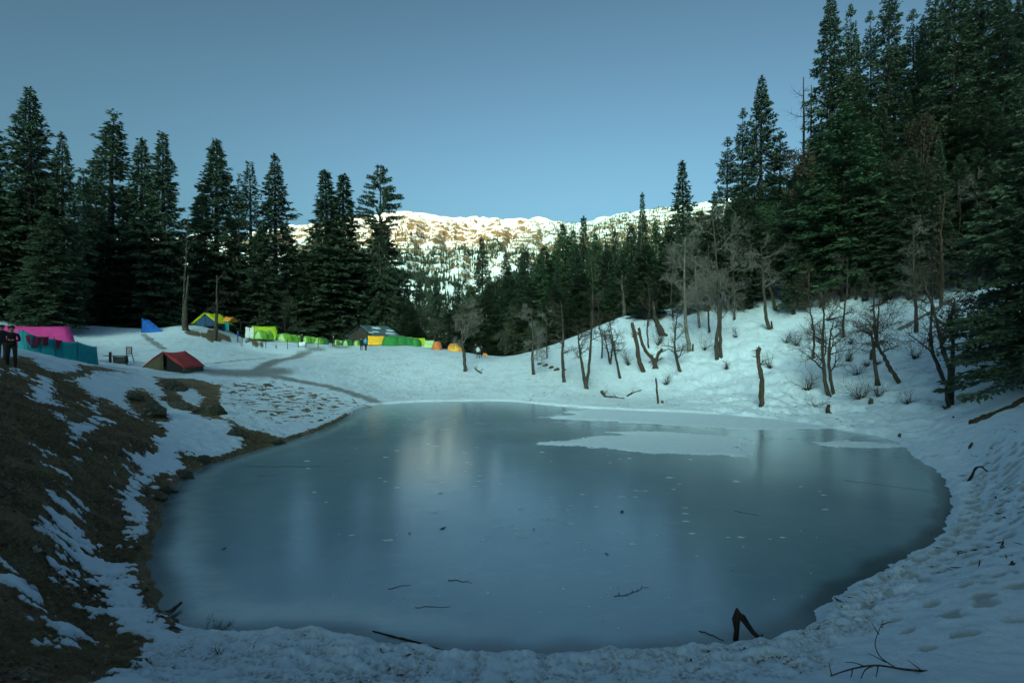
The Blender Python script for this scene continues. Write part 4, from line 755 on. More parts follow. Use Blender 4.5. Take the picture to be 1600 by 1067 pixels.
BT(20, [[(1485, 637), (1483, 610), (1486, 580), (1474, 540), (1462, 500), (1450, 455), (1444, 430)], [(1487, 590), (1489, 550), (1488, 500), (1490, 465)]], .15, 'big forked leafless tree nearest the huge fir', nb=10, blen=2.2, crown=(.45, 2))
BT(21, [[(1479, 601), (1468, 575), (1457, 545), (1455, 500), (1454, 440), (1452, 390)]], .125, 'crooked leafless tree just left of the big forked one', nb=11, blen=2.1, crown=(.35, 2))
BT(22, [[(1510, 570), (1511, 540), (1518, 500)]], .14, 'dark stem half hidden by the huge near fir', nb=4, blen=1.2, crown=(.4, 2))
BT(23, [[(1523, 452), (1526, 400), (1530, 330), (1528, 260)]], .17, 'tall leafless stem among snow high at the right', nb=8, blen=2.0, crown=(.3, 2), mat=M_BARKG)
BT(24, [[(1415, 410), (1418, 370), (1412, 330)]], .14, 'twiggy grey tree in the shadow of the upper right slope', nb=7, blen=2.8, crown=(.15, 3), mat=M_BARKG)
BT(25, [[(1256, 250), (1257, 190), (1255, 122)]], .30, 'dead snag with bare spikes standing against the sky', nb=0, name='dead_snag', mat=M_DEAD) if False else None
def snag(px, top, bot, Y, label, r, nb, mat, tilt=0, blen=1.6):
    rr = random.Random(int(px)); x = (px - CX) / F * Y; zb = hz(x, Y); zt = CH - (top - CY) / F * Y; o = empty('dead_snag', (x, Y, zb - .1), 0, label, 'tree', 'dead snags'); H = zt - zb
    P = [Vector((tilt * (i / 9) + rr.gauss(0, .04), 0, H * i / 9)) for i in range(10)]; MB().tube(P, [r * (1 - .8 * i / 9) for i in range(10)], 7).build('trunk', mat, o, True); br, tw = MB(), MB()
    for k in range(nb):
        f = .45 + .5 * k / nb; p = P[0].lerp(P[-1], f); a = rr.uniform(0, 6.28); branch_out(br, tw, p, Vector((math.cos(a), math.sin(a), rr.uniform(-.5, .5))), blen * rr.uniform(.5, 1.1), .06, 1, rr, .2, .1)
    if nb: tag(br.build('branches', mat, o), kind='stuff'); tag(tw.build('twigs', mat, o), kind='stuff')
snag(1256, 120, 0, 73, 'dead snag with bare spikes standing against the sky', .34, 22, M_DEAD, blen=3.0)
snag(1268, 132, 0, 74, 'short dead spike beside the spiky snag', .28, 4, M_DEAD, blen=1.2)
snag(285, 334, 0, 66, 'thin bare pole of a dead tree in the gap left of the yellow tent', .13, 6, M_DEAD, tilt=.7, blen=.7)
snag(976, 428, 0, 68, 'pale dead trunk with a hooked limb on the ridge', .34, 7, M_DEAD, tilt=-.4, blen=2.0)
snag(914, 410, 0, 78, 'pale thin dead stem between the rounded evergreens', .2, 3, M_BARKG, blen=1.0)
BT(26, [[(290, 516), (290, 495), (291, 470), (294, 430)]], .36, 'stout pale-barked trunk on the snowy knoll left of the yellow tent', nb=0, crown=(.6, 2), group='trunks at the camp', name='old_fir')
BT(27, [[(335, 532), (337, 510), (338, 480), (339, 430)]], .30, 'dark trunk standing in front of the yellow tent', nb=4, blen=2, crown=(.6, 2), group='trunks at the camp', name='old_fir')
BT(28, [[(1037, 524), (1029, 510), (1024, 494), (1020, 470)]], .42, 'thick leaning trunk with a green tuft on the slope crest', nb=2, blen=1, crown=(.5, 1), mat=M_BARKG)
for k, (px, top, Y, w, lb) in enumerate([(1013, 455, 61, 26, 'small bushy evergreen tuft at the slope crest'), (1178, 430, 58, 24, 'small young fir high on the slope left of the stump'), (1240, 420, 60, 26, 'young fir in the snow gap high on the slope')]):
    tree('small', px, top, Y, w, lb, 'young firs on the slope')

# slender bare trunks between the firs and down the bank
for k, (bx, by, tx, ty, r, lb) in enumerate([(1052, 500, 1048, 380, .11, 'slender bare trunk left of the pale twiggy tree'), (1148, 500, 1144, 350, .13, 'slender bare trunk right of the tall double-stemmed tree'), (1168, 470, 1165, 340, .12, 'bare trunk high on the slope above the tall dead trunk'),
        (1232, 470, 1228, 330, .13, 'straight bare trunk right of the stout broken stump'), (1250, 455, 1252, 300, .14, 'tall straight bare trunk below the brown-tinged tree'), (1338, 470, 1332, 320, .13, 'bare trunk rising through the green fir skirt'), (1392, 470, 1398, 330, .12, 'bare trunk above the big fallen trunk'),
        (1432, 520, 1428, 350, .14, 'straight bare trunk behind the crooked leafless tree'), (1470, 480, 1476, 300, .14, 'tall bare trunk behind the big forked tree'), (1500, 450, 1497, 280, .12, 'thin bare trunk left of the tall stem high at the right'), (1548, 430, 1552, 270, .12, 'bare trunk on bright snow high at the right'),
        (940, 560, 936, 470, .09, 'thin bare stem left of the pair of crooked stems'), (1014, 545, 1012, 440, .10, 'thin bare stem on the crest behind the broken trunks'), (1108, 520, 1106, 380, .12, 'slender bare stem left of the tall double-stemmed tree'), (1270, 560, 1264, 420, .11, 'thin bare stem left of the double-stemmed dark tree'), (1318, 530, 1322, 400, .10, 'thin bare stem between shrubs in mid slope'), (855, 560, 853, 480, .08, 'thin bare stem above the dark stone ledge')]):
    BT(100 + k, [[(bx, by), (bx + (tx - bx) * .3 + (k % 3 - 1) * 2, by + (ty - by) * .3), (bx + (tx - bx) * .65 - (k % 3 - 1) * 2, by + (ty - by) * .65), (tx, ty)]], r, lb, 'slender bare trunks on the slope', nb=9, blen=1.5, crown=(.35, 2), mat=[M_BARK, M_BARKG, M_BARKR][k % 3])
# shrubs: fans of bare shoots out of the snow
def shrub(seed, px, py, hpx, label, n=9, spread=.55, tuft=True):
    rr = random.Random(seed); n = max(4, int(n * rr.uniform(.6, 1.2))); spread *= rr.uniform(.6, 1.3); g = ground(px, py); h = hpx / F * g[1]; o = empty('bare_shrub', (g[0], g[1], g[2]), 0, label, 'shrub', 'leafless shrubs on the slope'); st, tw = MB(), MB()
    for k in range(n):
        a = rr.uniform(0, 6.28); d = Vector((math.cos(a) * spread, math.sin(a) * spread, 1)); branch_out(st, tw, (rr.gauss(0, .05), rr.gauss(0, .05), -.05), d, h * rr.uniform(.6, 1.1), .014 + h * .006, 1, rr, .16, .03)
    tag(st.build('stems', M_BARK, o), kind='stuff'); tag(tw.build('twigs', M_BARK, o), kind='stuff')
    if tuft:
        mb = MB()
        for k in range(60):
            a = rr.uniform(0, 6.28); q = Vector((rr.gauss(0, .10), rr.gauss(0, .10), rr.uniform(0, .16))); d = Vector((math.cos(a), math.sin(a), .9)) * rr.uniform(.1, .22); s = Vector((-math.sin(a), math.cos(a), 0)) * .02
            mb.add([q - s, q + s, q + d], [(0, 1, 2)])
        tag(mb.build('dead_grass', M_BRN, o), kind='stuff')
for a in [(1, 1345, 626, 34, 'wide fan-shaped shrub right of the double-stemmed dark tree', 22, .9), (2, 1261, 612, 34, 'dense bare shrub left of the double-stemmed dark tree'), (3, 1203, 576, 32, 'upright bare shrub right of the tall dead trunk'), (4, 1420, 634, 26, 'low shrub by a half-buried log near the right shore', 8, 1.0),
          (5, 1228, 538, 20, 'small shrub above the tall dead trunk, left one of two'), (6, 1246, 542, 24, 'small shrub above the tall dead trunk, right one of two'), (7, 1149, 528, 18, 'tiny shrub beside the tall double-stemmed tree', 6), (8, 1101, 548, 26, 'shrub right of the pale twiggy tree'),
          (9, 1041, 603, 22, 'tufted shrub above the thin dead stem'), (10, 982, 572, 26, 'shrub left of the thick broken trunk'), (11, 1028, 540, 24, 'shrub against the broken leaning trunk', 16), (12, 1430, 562, 30, 'spread shrub left of the crooked leafless tree'), (13, 1338, 588, 26, 'shrub between the double-stemmed and kinked trees'),
          (14, 1329, 540, 14, 'small tufted shrub above the kinked leaning tree'), (15, 1326, 567, 18, 'tufted shrub left of the kinked leaning tree'), (16, 1372, 572, 10, 'tiny tuft at the kinked tree, right one'), (17, 1356, 575, 12, 'tiny tuft at the kinked tree, left one'), (18, 1275, 640, 22, 'sprawling twigs by the short stump near shore', 10, 1.1),
          (19, 1373, 622, 20, 'thin shrub right of the fan-shaped shrub', 8), (20, 1485, 608, 16, 'tangle of twigs at the foot of the big forked tree', 10, 1.2), (21, 990, 528, 20, 'shrub on the crest left of the thick leaning trunk', 8), (22, 1135, 578, 16, 'faint shrub below the tall double-stemmed tree', 6), (23, 1480, 640, 10, 'twigs poking up near the right shore', 5, 1.2)]:
    shrub(*a)
# ------------------------------------------------------------------ camp
def cloth(name, col, rough=0.75): return m_plain(name, col, rough, .14, 2.5, .12, .25)
FAB = dict(lime=cloth('lime_cloth', (.40, .60, .03)), green=cloth('green_cloth', (.17, .42, .04)), dgreen=cloth('dark_green_cloth', (.03, .21, .05)), yellow=cloth('yellow_cloth', (.66, .72, .03)),
           orange=cloth('orange_cloth', (.85, .33, .06)), amber=cloth('amber_cloth', (.90, .45, .03)), redor=cloth('red_orange_cloth', (.72, .20, .06)), pink=cloth('pink_cloth', (.78, .07, .33)), teal=cloth('teal_cloth', (.012, .25, .30)),
           red=cloth('red_cloth', (.42, .055, .06)), olive=cloth('olive_cloth', (.075, .068, .042)), navy=cloth('navy_cloth', (.02, .06, .14)), blue=cloth('blue_tarp', (.01, .10, .42)), white=cloth('white_cloth', (.72, .74, .76)),
           maroon=cloth('maroon_cloth', (.13, .015, .04)), black=cloth('black_cloth', (.012, .012, .014)), pale=cloth('pale_green_cloth', (.45, .62, .30)), dark=cloth('dark_cloth', (.018, .02, .024)))
M_WOOD = m_bark('weathered_wood', (.022, .020, .018), (.065, .058, .050)); M_POLE = m_plain('tent_pole', (.10, .09, .08), .5)
M_SKIN = m_plain('skin', (.36, .22, .15), .6, .1); M_HAIR = m_plain('hair', (.012, .010, .009), .6)

def lerp3(a, b, t_): return tuple(a[i] + (b[i] - a[i]) * t_ for i in range(3))
def panel(A_, B_, C_, D_, sag=0.05, n=7, nrm=None):
    """cloth sheet between corners A-B (top) and D-C (bottom), hanging a little slack"""
    A_, B_, C_, D_ = map(Vector, (A_, B_, C_, D_)); nv = (B_ - A_).cross(D_ - A_).normalized() if nrm is None else Vector(nrm); G = []
    for i in range(n + 1):
        u = i / n; row = []
        for j in range(n + 1):
            v = j / n; p = A_.lerp(B_, v).lerp(D_.lerp(C_, v), u); p = p - Vector((0, 0, 1)) * sag * math.sin(math.pi * v) * (1 - u) - nv * sag * math.sin(math.pi * u) * math.sin(math.pi * v) + nv * sag * .55 * math.sin(v * 15 + u * 4) * math.sin(math.pi * u)
            row.append(p)
        G.append(row)
    return MB().sheet(G)
def thick(o, d=0.02):
    m = o.modifiers.new('thickness', 'SOLIDIFY'); m.thickness = d; return o

def ridge_tent(x, y, z, rz, L, W, H, eave, cols, label, group='tents of the camp', over=.15, flap=True, hip=0.0, name='ridge_tent'):
    """ridge runs along local y; cols = (roof, gable, inside)"""
    o = empty(name, (x, y, z), rz, label, 'tent', group); w, l = W / 2, L / 2
    for s in (-1, 1):
        a = (0, -l - over, H); b = (0, l + over - hip * .4, H); c = (s * (w + over), l + over, eave); d = (s * (w + over), -l - over, eave)
        thick(panel(a, b, c, d, .06 * W / 2).build('roof_panel', FAB[cols[0]], o, True))
        if eave > .12: thick(panel((s * w, -l, eave), (s * w, l, eave), (s * w, l, -.05), (s * w, -l, -.05), .03).build('side_wall', FAB[cols[1]], o, True))
    for yy, nm in ((-l, 'front'), (l, 'rear')):
        for s in (-1, 1):
            if nm == 'front' and flap and s == 1: continue
            mb = MB(); n = 6; top = Vector((0, yy, H - .05)); G = []
            for i in range(n + 1):
                u = i / n; row = []
                for j in range(n + 1):
                    v = j / n; zt = (H - .05) * (1 - v) + max(eave, .02) * v; row.append((s * w * v, yy + .03 * math.sin(v * 14 + 2 * u), zt * (1 - u) - .04 * u))
                G.append(row)
            mb.sheet(G); thick(mb.build('gable_flap', FAB[cols[1]], o, True))
        MB().tube([(0, yy, -.1), (0, yy, H + .05)], .025, 5).build('tent_pole', M_POLE, o)
    if flap: thick(panel((0, -l + .3, H * .8), (w * .95, -l + .3, eave + .02), (w * .9, -l + .3, -.04), (0, -l + .3, -.04), .02).build('dark_opening', FAB[cols[2]], o, True))  # dark sheet stands for the dark inside of the open front
    for s in (-1, 1):
        for yy in (-l - over, l + over): MB().tube([(s * (w + over), yy, eave), (s * (w + over + .5), yy * 1.15, -.05)], .008, 3, False).build('guy_rope', M_POLE, o)
    return o

def dome_tent(x, y, z, rz, W, L, H, col, label, group='dome tents of the camp', door='pale', sharp=1.0):
    o = empty('dome_tent', (x, y, z), rz, label, 'tent', group); w, l = W / 2, L / 2; nu, nv = 24, 8; G = []
    def surf(a, v):
        r = math.cos(v * math.pi / 2) ** (.62 * sharp); zz = math.sin(v * math.pi / 2) ** .9; f = 1 - .07 * abs(math.sin(2 * a)) ** 2; return Vector((math.cos(a) * w * r * f, math.sin(a) * l * r * f, zz * H * (1 - .05 * abs(math.sin(2 * a)) * (1 - v))))
    for i in range(nv + 1): G.append([surf(2 * math.pi * j / nu, min(.999, i / nv)) - Vector((0, 0, .05 if i == 0 else 0)) for j in range(nu + 1)])
    MB().sheet(G).build('canopy', FAB[col], o, True)
    for a in (math.pi / 4, 3 * math.pi / 4, 0):
        P = [surf(a, i / 8) * 1.012 for i in range(9)] + [surf(a + math.pi, i / 8) * 1.012 for i in range(7, -1, -1)]; MB().tube(P, .018, 4, False).build('tent_pole', M_POLE, o, True)
    a0 = -math.pi / 2; G = [[surf(a0 + (j - 3) * .16 * (1 - .85 * i / 6), .02 + .72 * i / 6) * 1.02 for j in range(7)] for i in range(7)]; df = MB().sheet(G).build('door_flap', FAB[door], o, True)
    MB().tube([G[i][3] * 1.006 for i in range(7)], .012, 3, False).build('door_zip', M_POLE, df); return o

def gp(px, Y): x = (px - CX) / F * Y; return x, Y, hz(x, Y)
# near left: pink tent, teal windbreak with drying blankets
x, y, z = gp(56, 38); pk = ridge_tent(x, y, z, R(-44), 3.9, 2.4, 1.95, .75, ('pink', 'pink', 'maroon'), 'bright pink ridge tent behind the teal windbreak', hip=.6)
tops = [(28.7, 516), (36, 516.5), (63.7, 526.5), (84, 529), (95.6, 533.2), (120.6, 534), (149.5, 542)]; bots = [(28.7, 545), (40, 548), (64, 553), (88, 558.5), (98, 560.5), (121, 565.5), (153, 570.5)]
BB = [Vector(ground(*b)) for b in bots]; TT = [Vector(at(t_[0], t_[1], b.y)) for t_, b in zip(tops, BB)]; base = BB[0].copy()
wb = empty('windbreak', base, 0, 'teal canvas windbreak on poles standing on the left bank', 'windbreak')
for i in range(len(BB) - 1):
    thick(panel(TT[i] - base, TT[i + 1] - base, BB[i + 1] - base - Vector((0, 0, .06)), BB[i] - base - Vector((0, 0, .06)), .05).build('panel', FAB['teal'], wb, True))
for b, t_ in zip(BB, TT): MB().tube([b - base - Vector((0, 0, .2)) + Vector((0, .04, 0)), t_ - base + Vector((0, .04, .05))], .025, 5).build('pole', M_POLE, wb)
def wall_pt(px, py, off=-.10):
    k = max(i for i in range(len(tops)) if tops[i][0] <= px or i == 0); k = min(k, len(tops) - 2); f = (px - tops[k][0]) / (tops[k + 1][0] - tops[k][0]); Y = BB[k].y + (BB[k + 1].y - BB[k].y) * f + off; return Vector(at(px, py, Y))
for (poly, col, lb) in [([(40, 523.5), (52, 523.5), (50, 543), (43, 534)], 'maroon', 'maroon blanket drying over the windbreak, leftmost'), ([(47, 524), (54, 524), (53, 538), (49, 540)], 'navy', 'dark blue cloth tucked between the drying maroon blankets'), ([(52, 524.5), (64, 526), (60, 540), (50, 545)], 'maroon', 'long maroon blanket hanging to a point on the windbreak'),
                        ([(64.5, 525.5), (76, 525.5), (75, 539), (66, 539)], 'maroon', 'short rounded maroon blanket on the windbreak'), ([(86, 530), (96, 531.5), (92, 543), (88.5, 548)], 'maroon', 'narrow maroon blanket folded over the windbreak, rightmost')]:
    q = [wall_pt(a, b, -.14 - .03 * (col == 'navy')) for a, b in poly]; o = panel(q[0] - q[0], q[1] - q[0], q[2] - q[0], q[3] - q[0], .04).build('blanket', FAB[col], None, True); o.location = q[0]; thick(o, .04); tag(o, lb, 'blanket', 'blankets drying on the windbreak')
# red tent, table, notice board, blue tarp
g = ground(246, 578); ridge_tent(g[0] + .5, g[1] + 1.3, hz(g[0] + .5, g[1] + 1.3) - .05, R(2), 2.9, 3.2, 1.62, .28, ('red', 'olive', 'black'), 'dark red ridge tent with olive gable on the snow', over=.12)
g = ground(183, 568); o = empty('camp_table', g, R(6), 'rough plank table with dark cloth beside the notice board', 'table'); u = g[1] / F
MB().box((0, 0, 12 * u), (36 * u, .35, .05)).build('table_top', M_WOOD, o)
for xx, h in ((-10, 18), (14, 11)): MB().box((xx * u, 0, h * u / 2 - .1), (.16 if xx < 0 else .09, .10, h * u + .2)).build('leg', M_WOOD, o)
thick(panel((-4 * u, -.2, 11.5 * u), (16 * u, -.2, 11.5 * u), (15 * u, -.22, -.02), (-2 * u, -.24, .0), .05).build('hanging_cloth', FAB['dark'], o, True), .03)
g = ground(202, 567); u = g[1] / F; o = empty('notice_board', g, R(-8), 'small framed notice board on two splayed legs', 'sign')
bd = MB().box((0, 0, 19 * u), (8 * u, .03, 10 * u)).build('board', m_plain('notice_paper', (.30, .27, .27), .8, .5, 14), o)
fr = MB(); fr.box((0, -.02, 24.4 * u), (9.4 * u, .06, 1.2 * u)); fr.box((0, -.02, 13.6 * u), (9.4 * u, .06, .8 * u)); fr.box((-4.5 * u, -.02, 19 * u), (.9 * u, .06, 10 * u)); fr.box((4.5 * u, -.02, 19 * u), (.9 * u, .06, 10 * u)); fr.build('frame', M_WOOD, bd)
for s in (-1, 1): MB().bar((s * 4.4 * u, 0, 14 * u), (s * (3.5 if s < 0 else 7.5) * u, .12, -.15), .06, .06).build('leg', M_WOOD, o)
x, y, z = gp(236, 61); o = empty('tarp', (x, y, z), 0, 'blue tarpaulin stretched to a slope behind the snowy knoll', 'tarp'); u = y / F; zt = CH - (497 - CY) * u - z; zr = CH - (516 - CY) * u - z
thick(panel((-14 * u, 0, zt), (-6 * u, .2, zt - 2 * u), (24 * u, -.3, zr - .3), (-12 * u, -.4, -.3), .12).build('sheet', FAB['blue'], o, True)); MB().tube([(-14 * u, 0, -.2), (-14 * u, 0, zt + .1)], .03, 5).build('pole', M_WOOD, o)
# knoll tents
x, y, z = gp(320, 66); ridge_tent(x + .4, y + 1.0, z, R(-4), 2.6, 2.9, 1.70, .30, ('yellow', 'navy', 'navy'), 'yellow tent with navy front on the bare knoll', flap=False, over=.35)
x, y, z = gp(357, 68); o = empty('canopy_tent', (x, y, z), R(-10), 'orange canopy with dark blue curtains right of the yellow tent', 'tent', 'tents of the camp'); u = y / F
zt = CH - (494.5 - CY) * u - z; ze = zt - 8.5 * u
thick(panel((-4 * u, 0, zt), (9 * u, 0, zt - .1), (12 * u, -1.2, ze), (0, -1.2, ze + .1), .06).build('roof_panel', FAB['orange'], o, True)); thick(panel((9 * u, 0, zt - .1), (-4 * u, 0, zt), (-11 * u, 1.2, ze), (6 * u, 1.2, ze), .06).build('roof_panel', FAB['orange'], o, True))
for a, b, c in ((-4, 3, 'navy'), (3.3, 11, 'teal')): thick(panel((a * u, -1.0, ze), (b * u, -1.0, ze), (b * u, -1.0, -.05), (a * u, -1.0, -.05), .06).build('curtain', FAB[c], o, True))
for sx, sy in ((-10, 1), (11, 1), (11, -1), (0, -1)): MB().tube([(sx * u, sy * 1.1, -.1), (sx * u, sy * 1.1, ze + .05)], .03, 5).build('pole', M_POLE, o)
x, y, z = gp(390, 66); u = y / F; zt = CH - (510.5 - CY) * u - z; o = empty('screen', (x, y, z), R(5), 'white cloth screen on two poles left of the lime tent', 'screen'); thick(panel((-6 * u, 0, zt), (7 * u, 0, zt - .1), (6 * u, 0, -.02), (-7 * u, 0, -.02), .08).build('sheet', FAB['white'], o, True))
for s in (0, 7): MB().tube([(s * u, -.06, -.2), (s * u, -.06, zt + .15)], .03, 5).build('pole', M_POLE, o)
x, y, z = gp(414, 71); u = y / F; zt = CH - (509.5 - CY) * u - z; ridge_tent(x, y, z, R(-64), 34 * u, 2.6, max(1.7, zt), .45, ('lime', 'lime', 'green'), 'large lime green ridge tent behind two green dome tents', flap=False, hip=.8)
def dome(px, base, wpx, hpx, Y, col, label, rz=0, door='pale', L=1.0):
    x, y, z = gp(px, Y); u = Y / F; zb = min(z, CH - (base - CY) * u); dome_tent(x, y, z - .03, rz, wpx * u * 1.18, max(1.5, wpx * u * L), hpx * u + max(0, (CH - (base - CY) * u) - z), col, label, door=door)
for a in [(407, 529, 18, 13, 66, 'green', 'green dome tent in front of the large lime tent, left one'), (420, 529.5, 12, 12.5, 67, 'green', 'green dome tent in front of the large lime tent, right one'), (444, 533, 23, 12.5, 69, 'green', 'widest green dome tent, first right of the lime tent'),
          (458, 534, 15, 11.5, 70, 'green', 'green dome tent second right of the lime tent'), (468, 534.5, 12, 11, 71, 'green', 'green dome tent half hidden by the standing post figure'), (479, 535, 13, 10.5, 71, 'green', 'green dome tent just right of the dark standing figure'),
          (488, 536, 14, 10, 72, 'green', 'green dome tent in the middle of the row'), (498, 537, 13, 9.5, 72, 'green', 'green dome tent behind the last fence post'), (507, 537.5, 11, 9, 73, 'dgreen', 'darker green dome tent near the right end of the row'),
          (526, 539, 9, 9, 73, 'green', 'small green dome tent with yellow edge left of the white sheet'), (542, 540, 15, 9.5, 74, 'dgreen', 'single dark green dome tent left of the hut'), (558, 540, 11, 8.5, 75, 'green', 'green dome tent beside the two walkers')]:
    dome(*a)
x, y, z = gp(534, 74); u = y / F; o = empty('screen', (x, y, z), 0, 'white cloth sheet hung between the small green domes', 'screen'); thick(panel((-5 * u, 0, 8 * u), (4 * u, 0, 7 * u), (4 * u, 0, -.05), (-5 * u, 0, -.05), .06).build('sheet', FAB['white'], o, True))
for s in (-5, 4): MB().tube([(s * u, .05, -.1), (s * u, .05, 8.5 * u)], .025, 4).build('pole', M_POLE, o)
# hut
x, y, z = gp(584, 82); u = y / F; zr = CH - (509.5 - CY) * u - z; o = empty('hut', (x, y, z), R(-32), 'dark timber hut with grey sheet roof behind the orange tent', 'hut'); w, l = 2.9, 2.6; ev = zr - 1.55
zs = 0
for s in (-1, 1):
    for k in range(9):
        yy = -l + (k + .5) * 2 * l / 9; MB().box((s * w, yy, (ev) / 2 - .1), (.05, 2 * l / 9 - .015, ev + .2)).build('plank', M_WOOD, o)
for yy in (-l, l):
    for k in range(12):
        xx = -w + (k + .5) * 2 * w / 12; hh = ev + (zr - ev) * (1 - abs(xx) / w) - .08; MB().box((xx, yy, hh / 2 - .1), (2 * w / 12 - .015, .05, hh + .2)).build('plank', M_WOOD, o)
M_TIN = m_plain('tin_roof', (.075, .12, .14), .5, .5, 1.6, .15, .5)
for s in (-1, 1):
    for k in range(5):
        y0 = -l - .4 + k * (2 * l + .8) / 5; y1 = y0 + (2 * l + .8) / 5 + .04; zz = .012 * (k % 2); n = 9; G = []
        for i in range(5):
            f = i / 4; G.append([(s * (w + .5) * f, y0 + (y1 - y0) * j / n, zr + .03 + zz - (zr - ev + .27) * f + (.018 if j % 2 else 0)) for j in range(n + 1)])
        rsh = thick(MB().sheet(G).build('roof_sheet', M_TIN, o), .012)
rs = random.Random(5)
for k in range(9):
    f = rs.uniform(.2, .95); yy = rs.uniform(-l, l); s = 1 if k < 7 else -1; sz_ = rs.uniform(.3, .8); mb = MB(); n = 9
    P = [(s * ((w + .5) * f + math.cos(a) * sz_ * .4), yy + math.sin(a) * sz_ * 1.4, zr + .06 - (zr - ev + .27) * (f + math.cos(a) * sz_ * .4 / (w + .5))) for a in [6.283 * i / n for i in range(n)]]; c = (s * (w + .5) * f, yy, zr + .13 - (zr - ev + .27) * f)
    mb.add(P + [c], [(i, (i + 1) % n, n) for i in range(n)]); mb.build('roof_snow', M_SNOW, rsh, True)
# tents before and right of the hut
x, y, z = gp(588, 76); u = y / F; zt = CH - (524.5 - CY) * u - z; ridge_tent(x, y, z, R(-76), 24 * u, 2.0, max(1.3, zt), .10, ('amber', 'amber', 'orange'), 'orange ridge tent in front of the dark hut', flap=False, over=.05)
for a in [(612, 538, 26, 14, 75, 'dgreen', 'dark green dome tent directly right of the orange ridge tent'), (626, 538, 22, 13.5, 75.5, 'dgreen', 'dark green dome tent behind the lumpy snow pile, left one'), (638, 538.5, 18, 12.5, 76, 'dgreen', 'dark green dome tent behind the lumpy snow pile, right one'), (650, 539, 14, 10, 76, 'dgreen', 'small dark green dome tent left of the lime tents'),
          (711, 548.5, 20, 13, 71, 'orange', 'lone orange dome tent left of the leafless tree'), (683, 545.5, 13, 12.5, 73, 'redor', 'small red orange dome tent at the end of the tent row')]:
    dome(*a, door={'orange': 'amber', 'redor': 'redor'}.get(a[5], 'dgreen'))
x, y, z = gp(655, 77); u = y / F; zt = CH - (528 - CY) * u - z; ridge_tent(x, y, z, R(-82), 17 * u, 1.8, max(1.2, zt), .12, ('lime', 'lime', 'green'), 'lime ridge tent right of the dark green dome tents', flap=False, over=.05)
x, y, z = gp(671, 75); u = y / F; zt = CH - (531.5 - CY) * u - z; ridge_tent(x, y, z, R(-84), 14 * u, 1.8, max(1.2, zt), .12, ('pale', 'lime', 'green'), 'pale green ridge tent left of the red orange tent', flap=False, over=.05)
x, y, z = gp(758, 70); o = empty('tarp', (x, y, z), 0, 'small orange tarp on the snow right of the leafless tree', 'tarp'); thick(panel((-.3, 0, .55), (.2, .1, .5), (.5, -.3, -.05), (-.1, -.4, -.05), .05).build('sheet', FAB['orange'], o, True))
# fence of thin posts and wire along the camp, white board
posts = [(378, 541, 16), (415, 546, 15), (449, 547, 15), (466, 544, 10), (478, 545, 10), (497, 543.5, 15), (544, 541.5, 10)]; PT = []
fo = None
for px, py, h in posts:
    g = ground(px, py); hh = h / F * g[1]
    if fo is None: fo = empty('fence', g, 0, 'sagging wire fence on thin dark posts before the green tents', 'fence'); f0 = Vector(g)
    p = Vector(g) - f0; MB().tube([p - Vector((0, 0, .3)), p + Vector((.02, 0, hh))], .045, 5).build('post', M_WOOD, fo); PT.append(p + Vector((.02, -.04, hh * .92)))
for i in range(len(PT) - 1):
    for dz in (0, -.42): MB().tube([PT[i].lerp(PT[i + 1], t_ / 6) - Vector((0, 0, .22 * math.sin(math.pi * t_ / 6) - dz)) for t_ in range(7)], .012, 3, False).build('wire', M_POLE, fo)
g = ground(472, 540.5); u = g[1] / F; o = empty('signboard', g, 0, 'blank white board fixed to the wire fence', 'sign'); MB().box((0, -.1, 3 * u), (9.5 * u, .03, 5.5 * u)).build('board', FAB['white'], o)
for s in (-1, 1): MB().bar((s * 4 * u, -.06, 5 * u), (s * 4 * u, -.06, -2 * u), .05, .05).build('leg', M_WOOD, o)

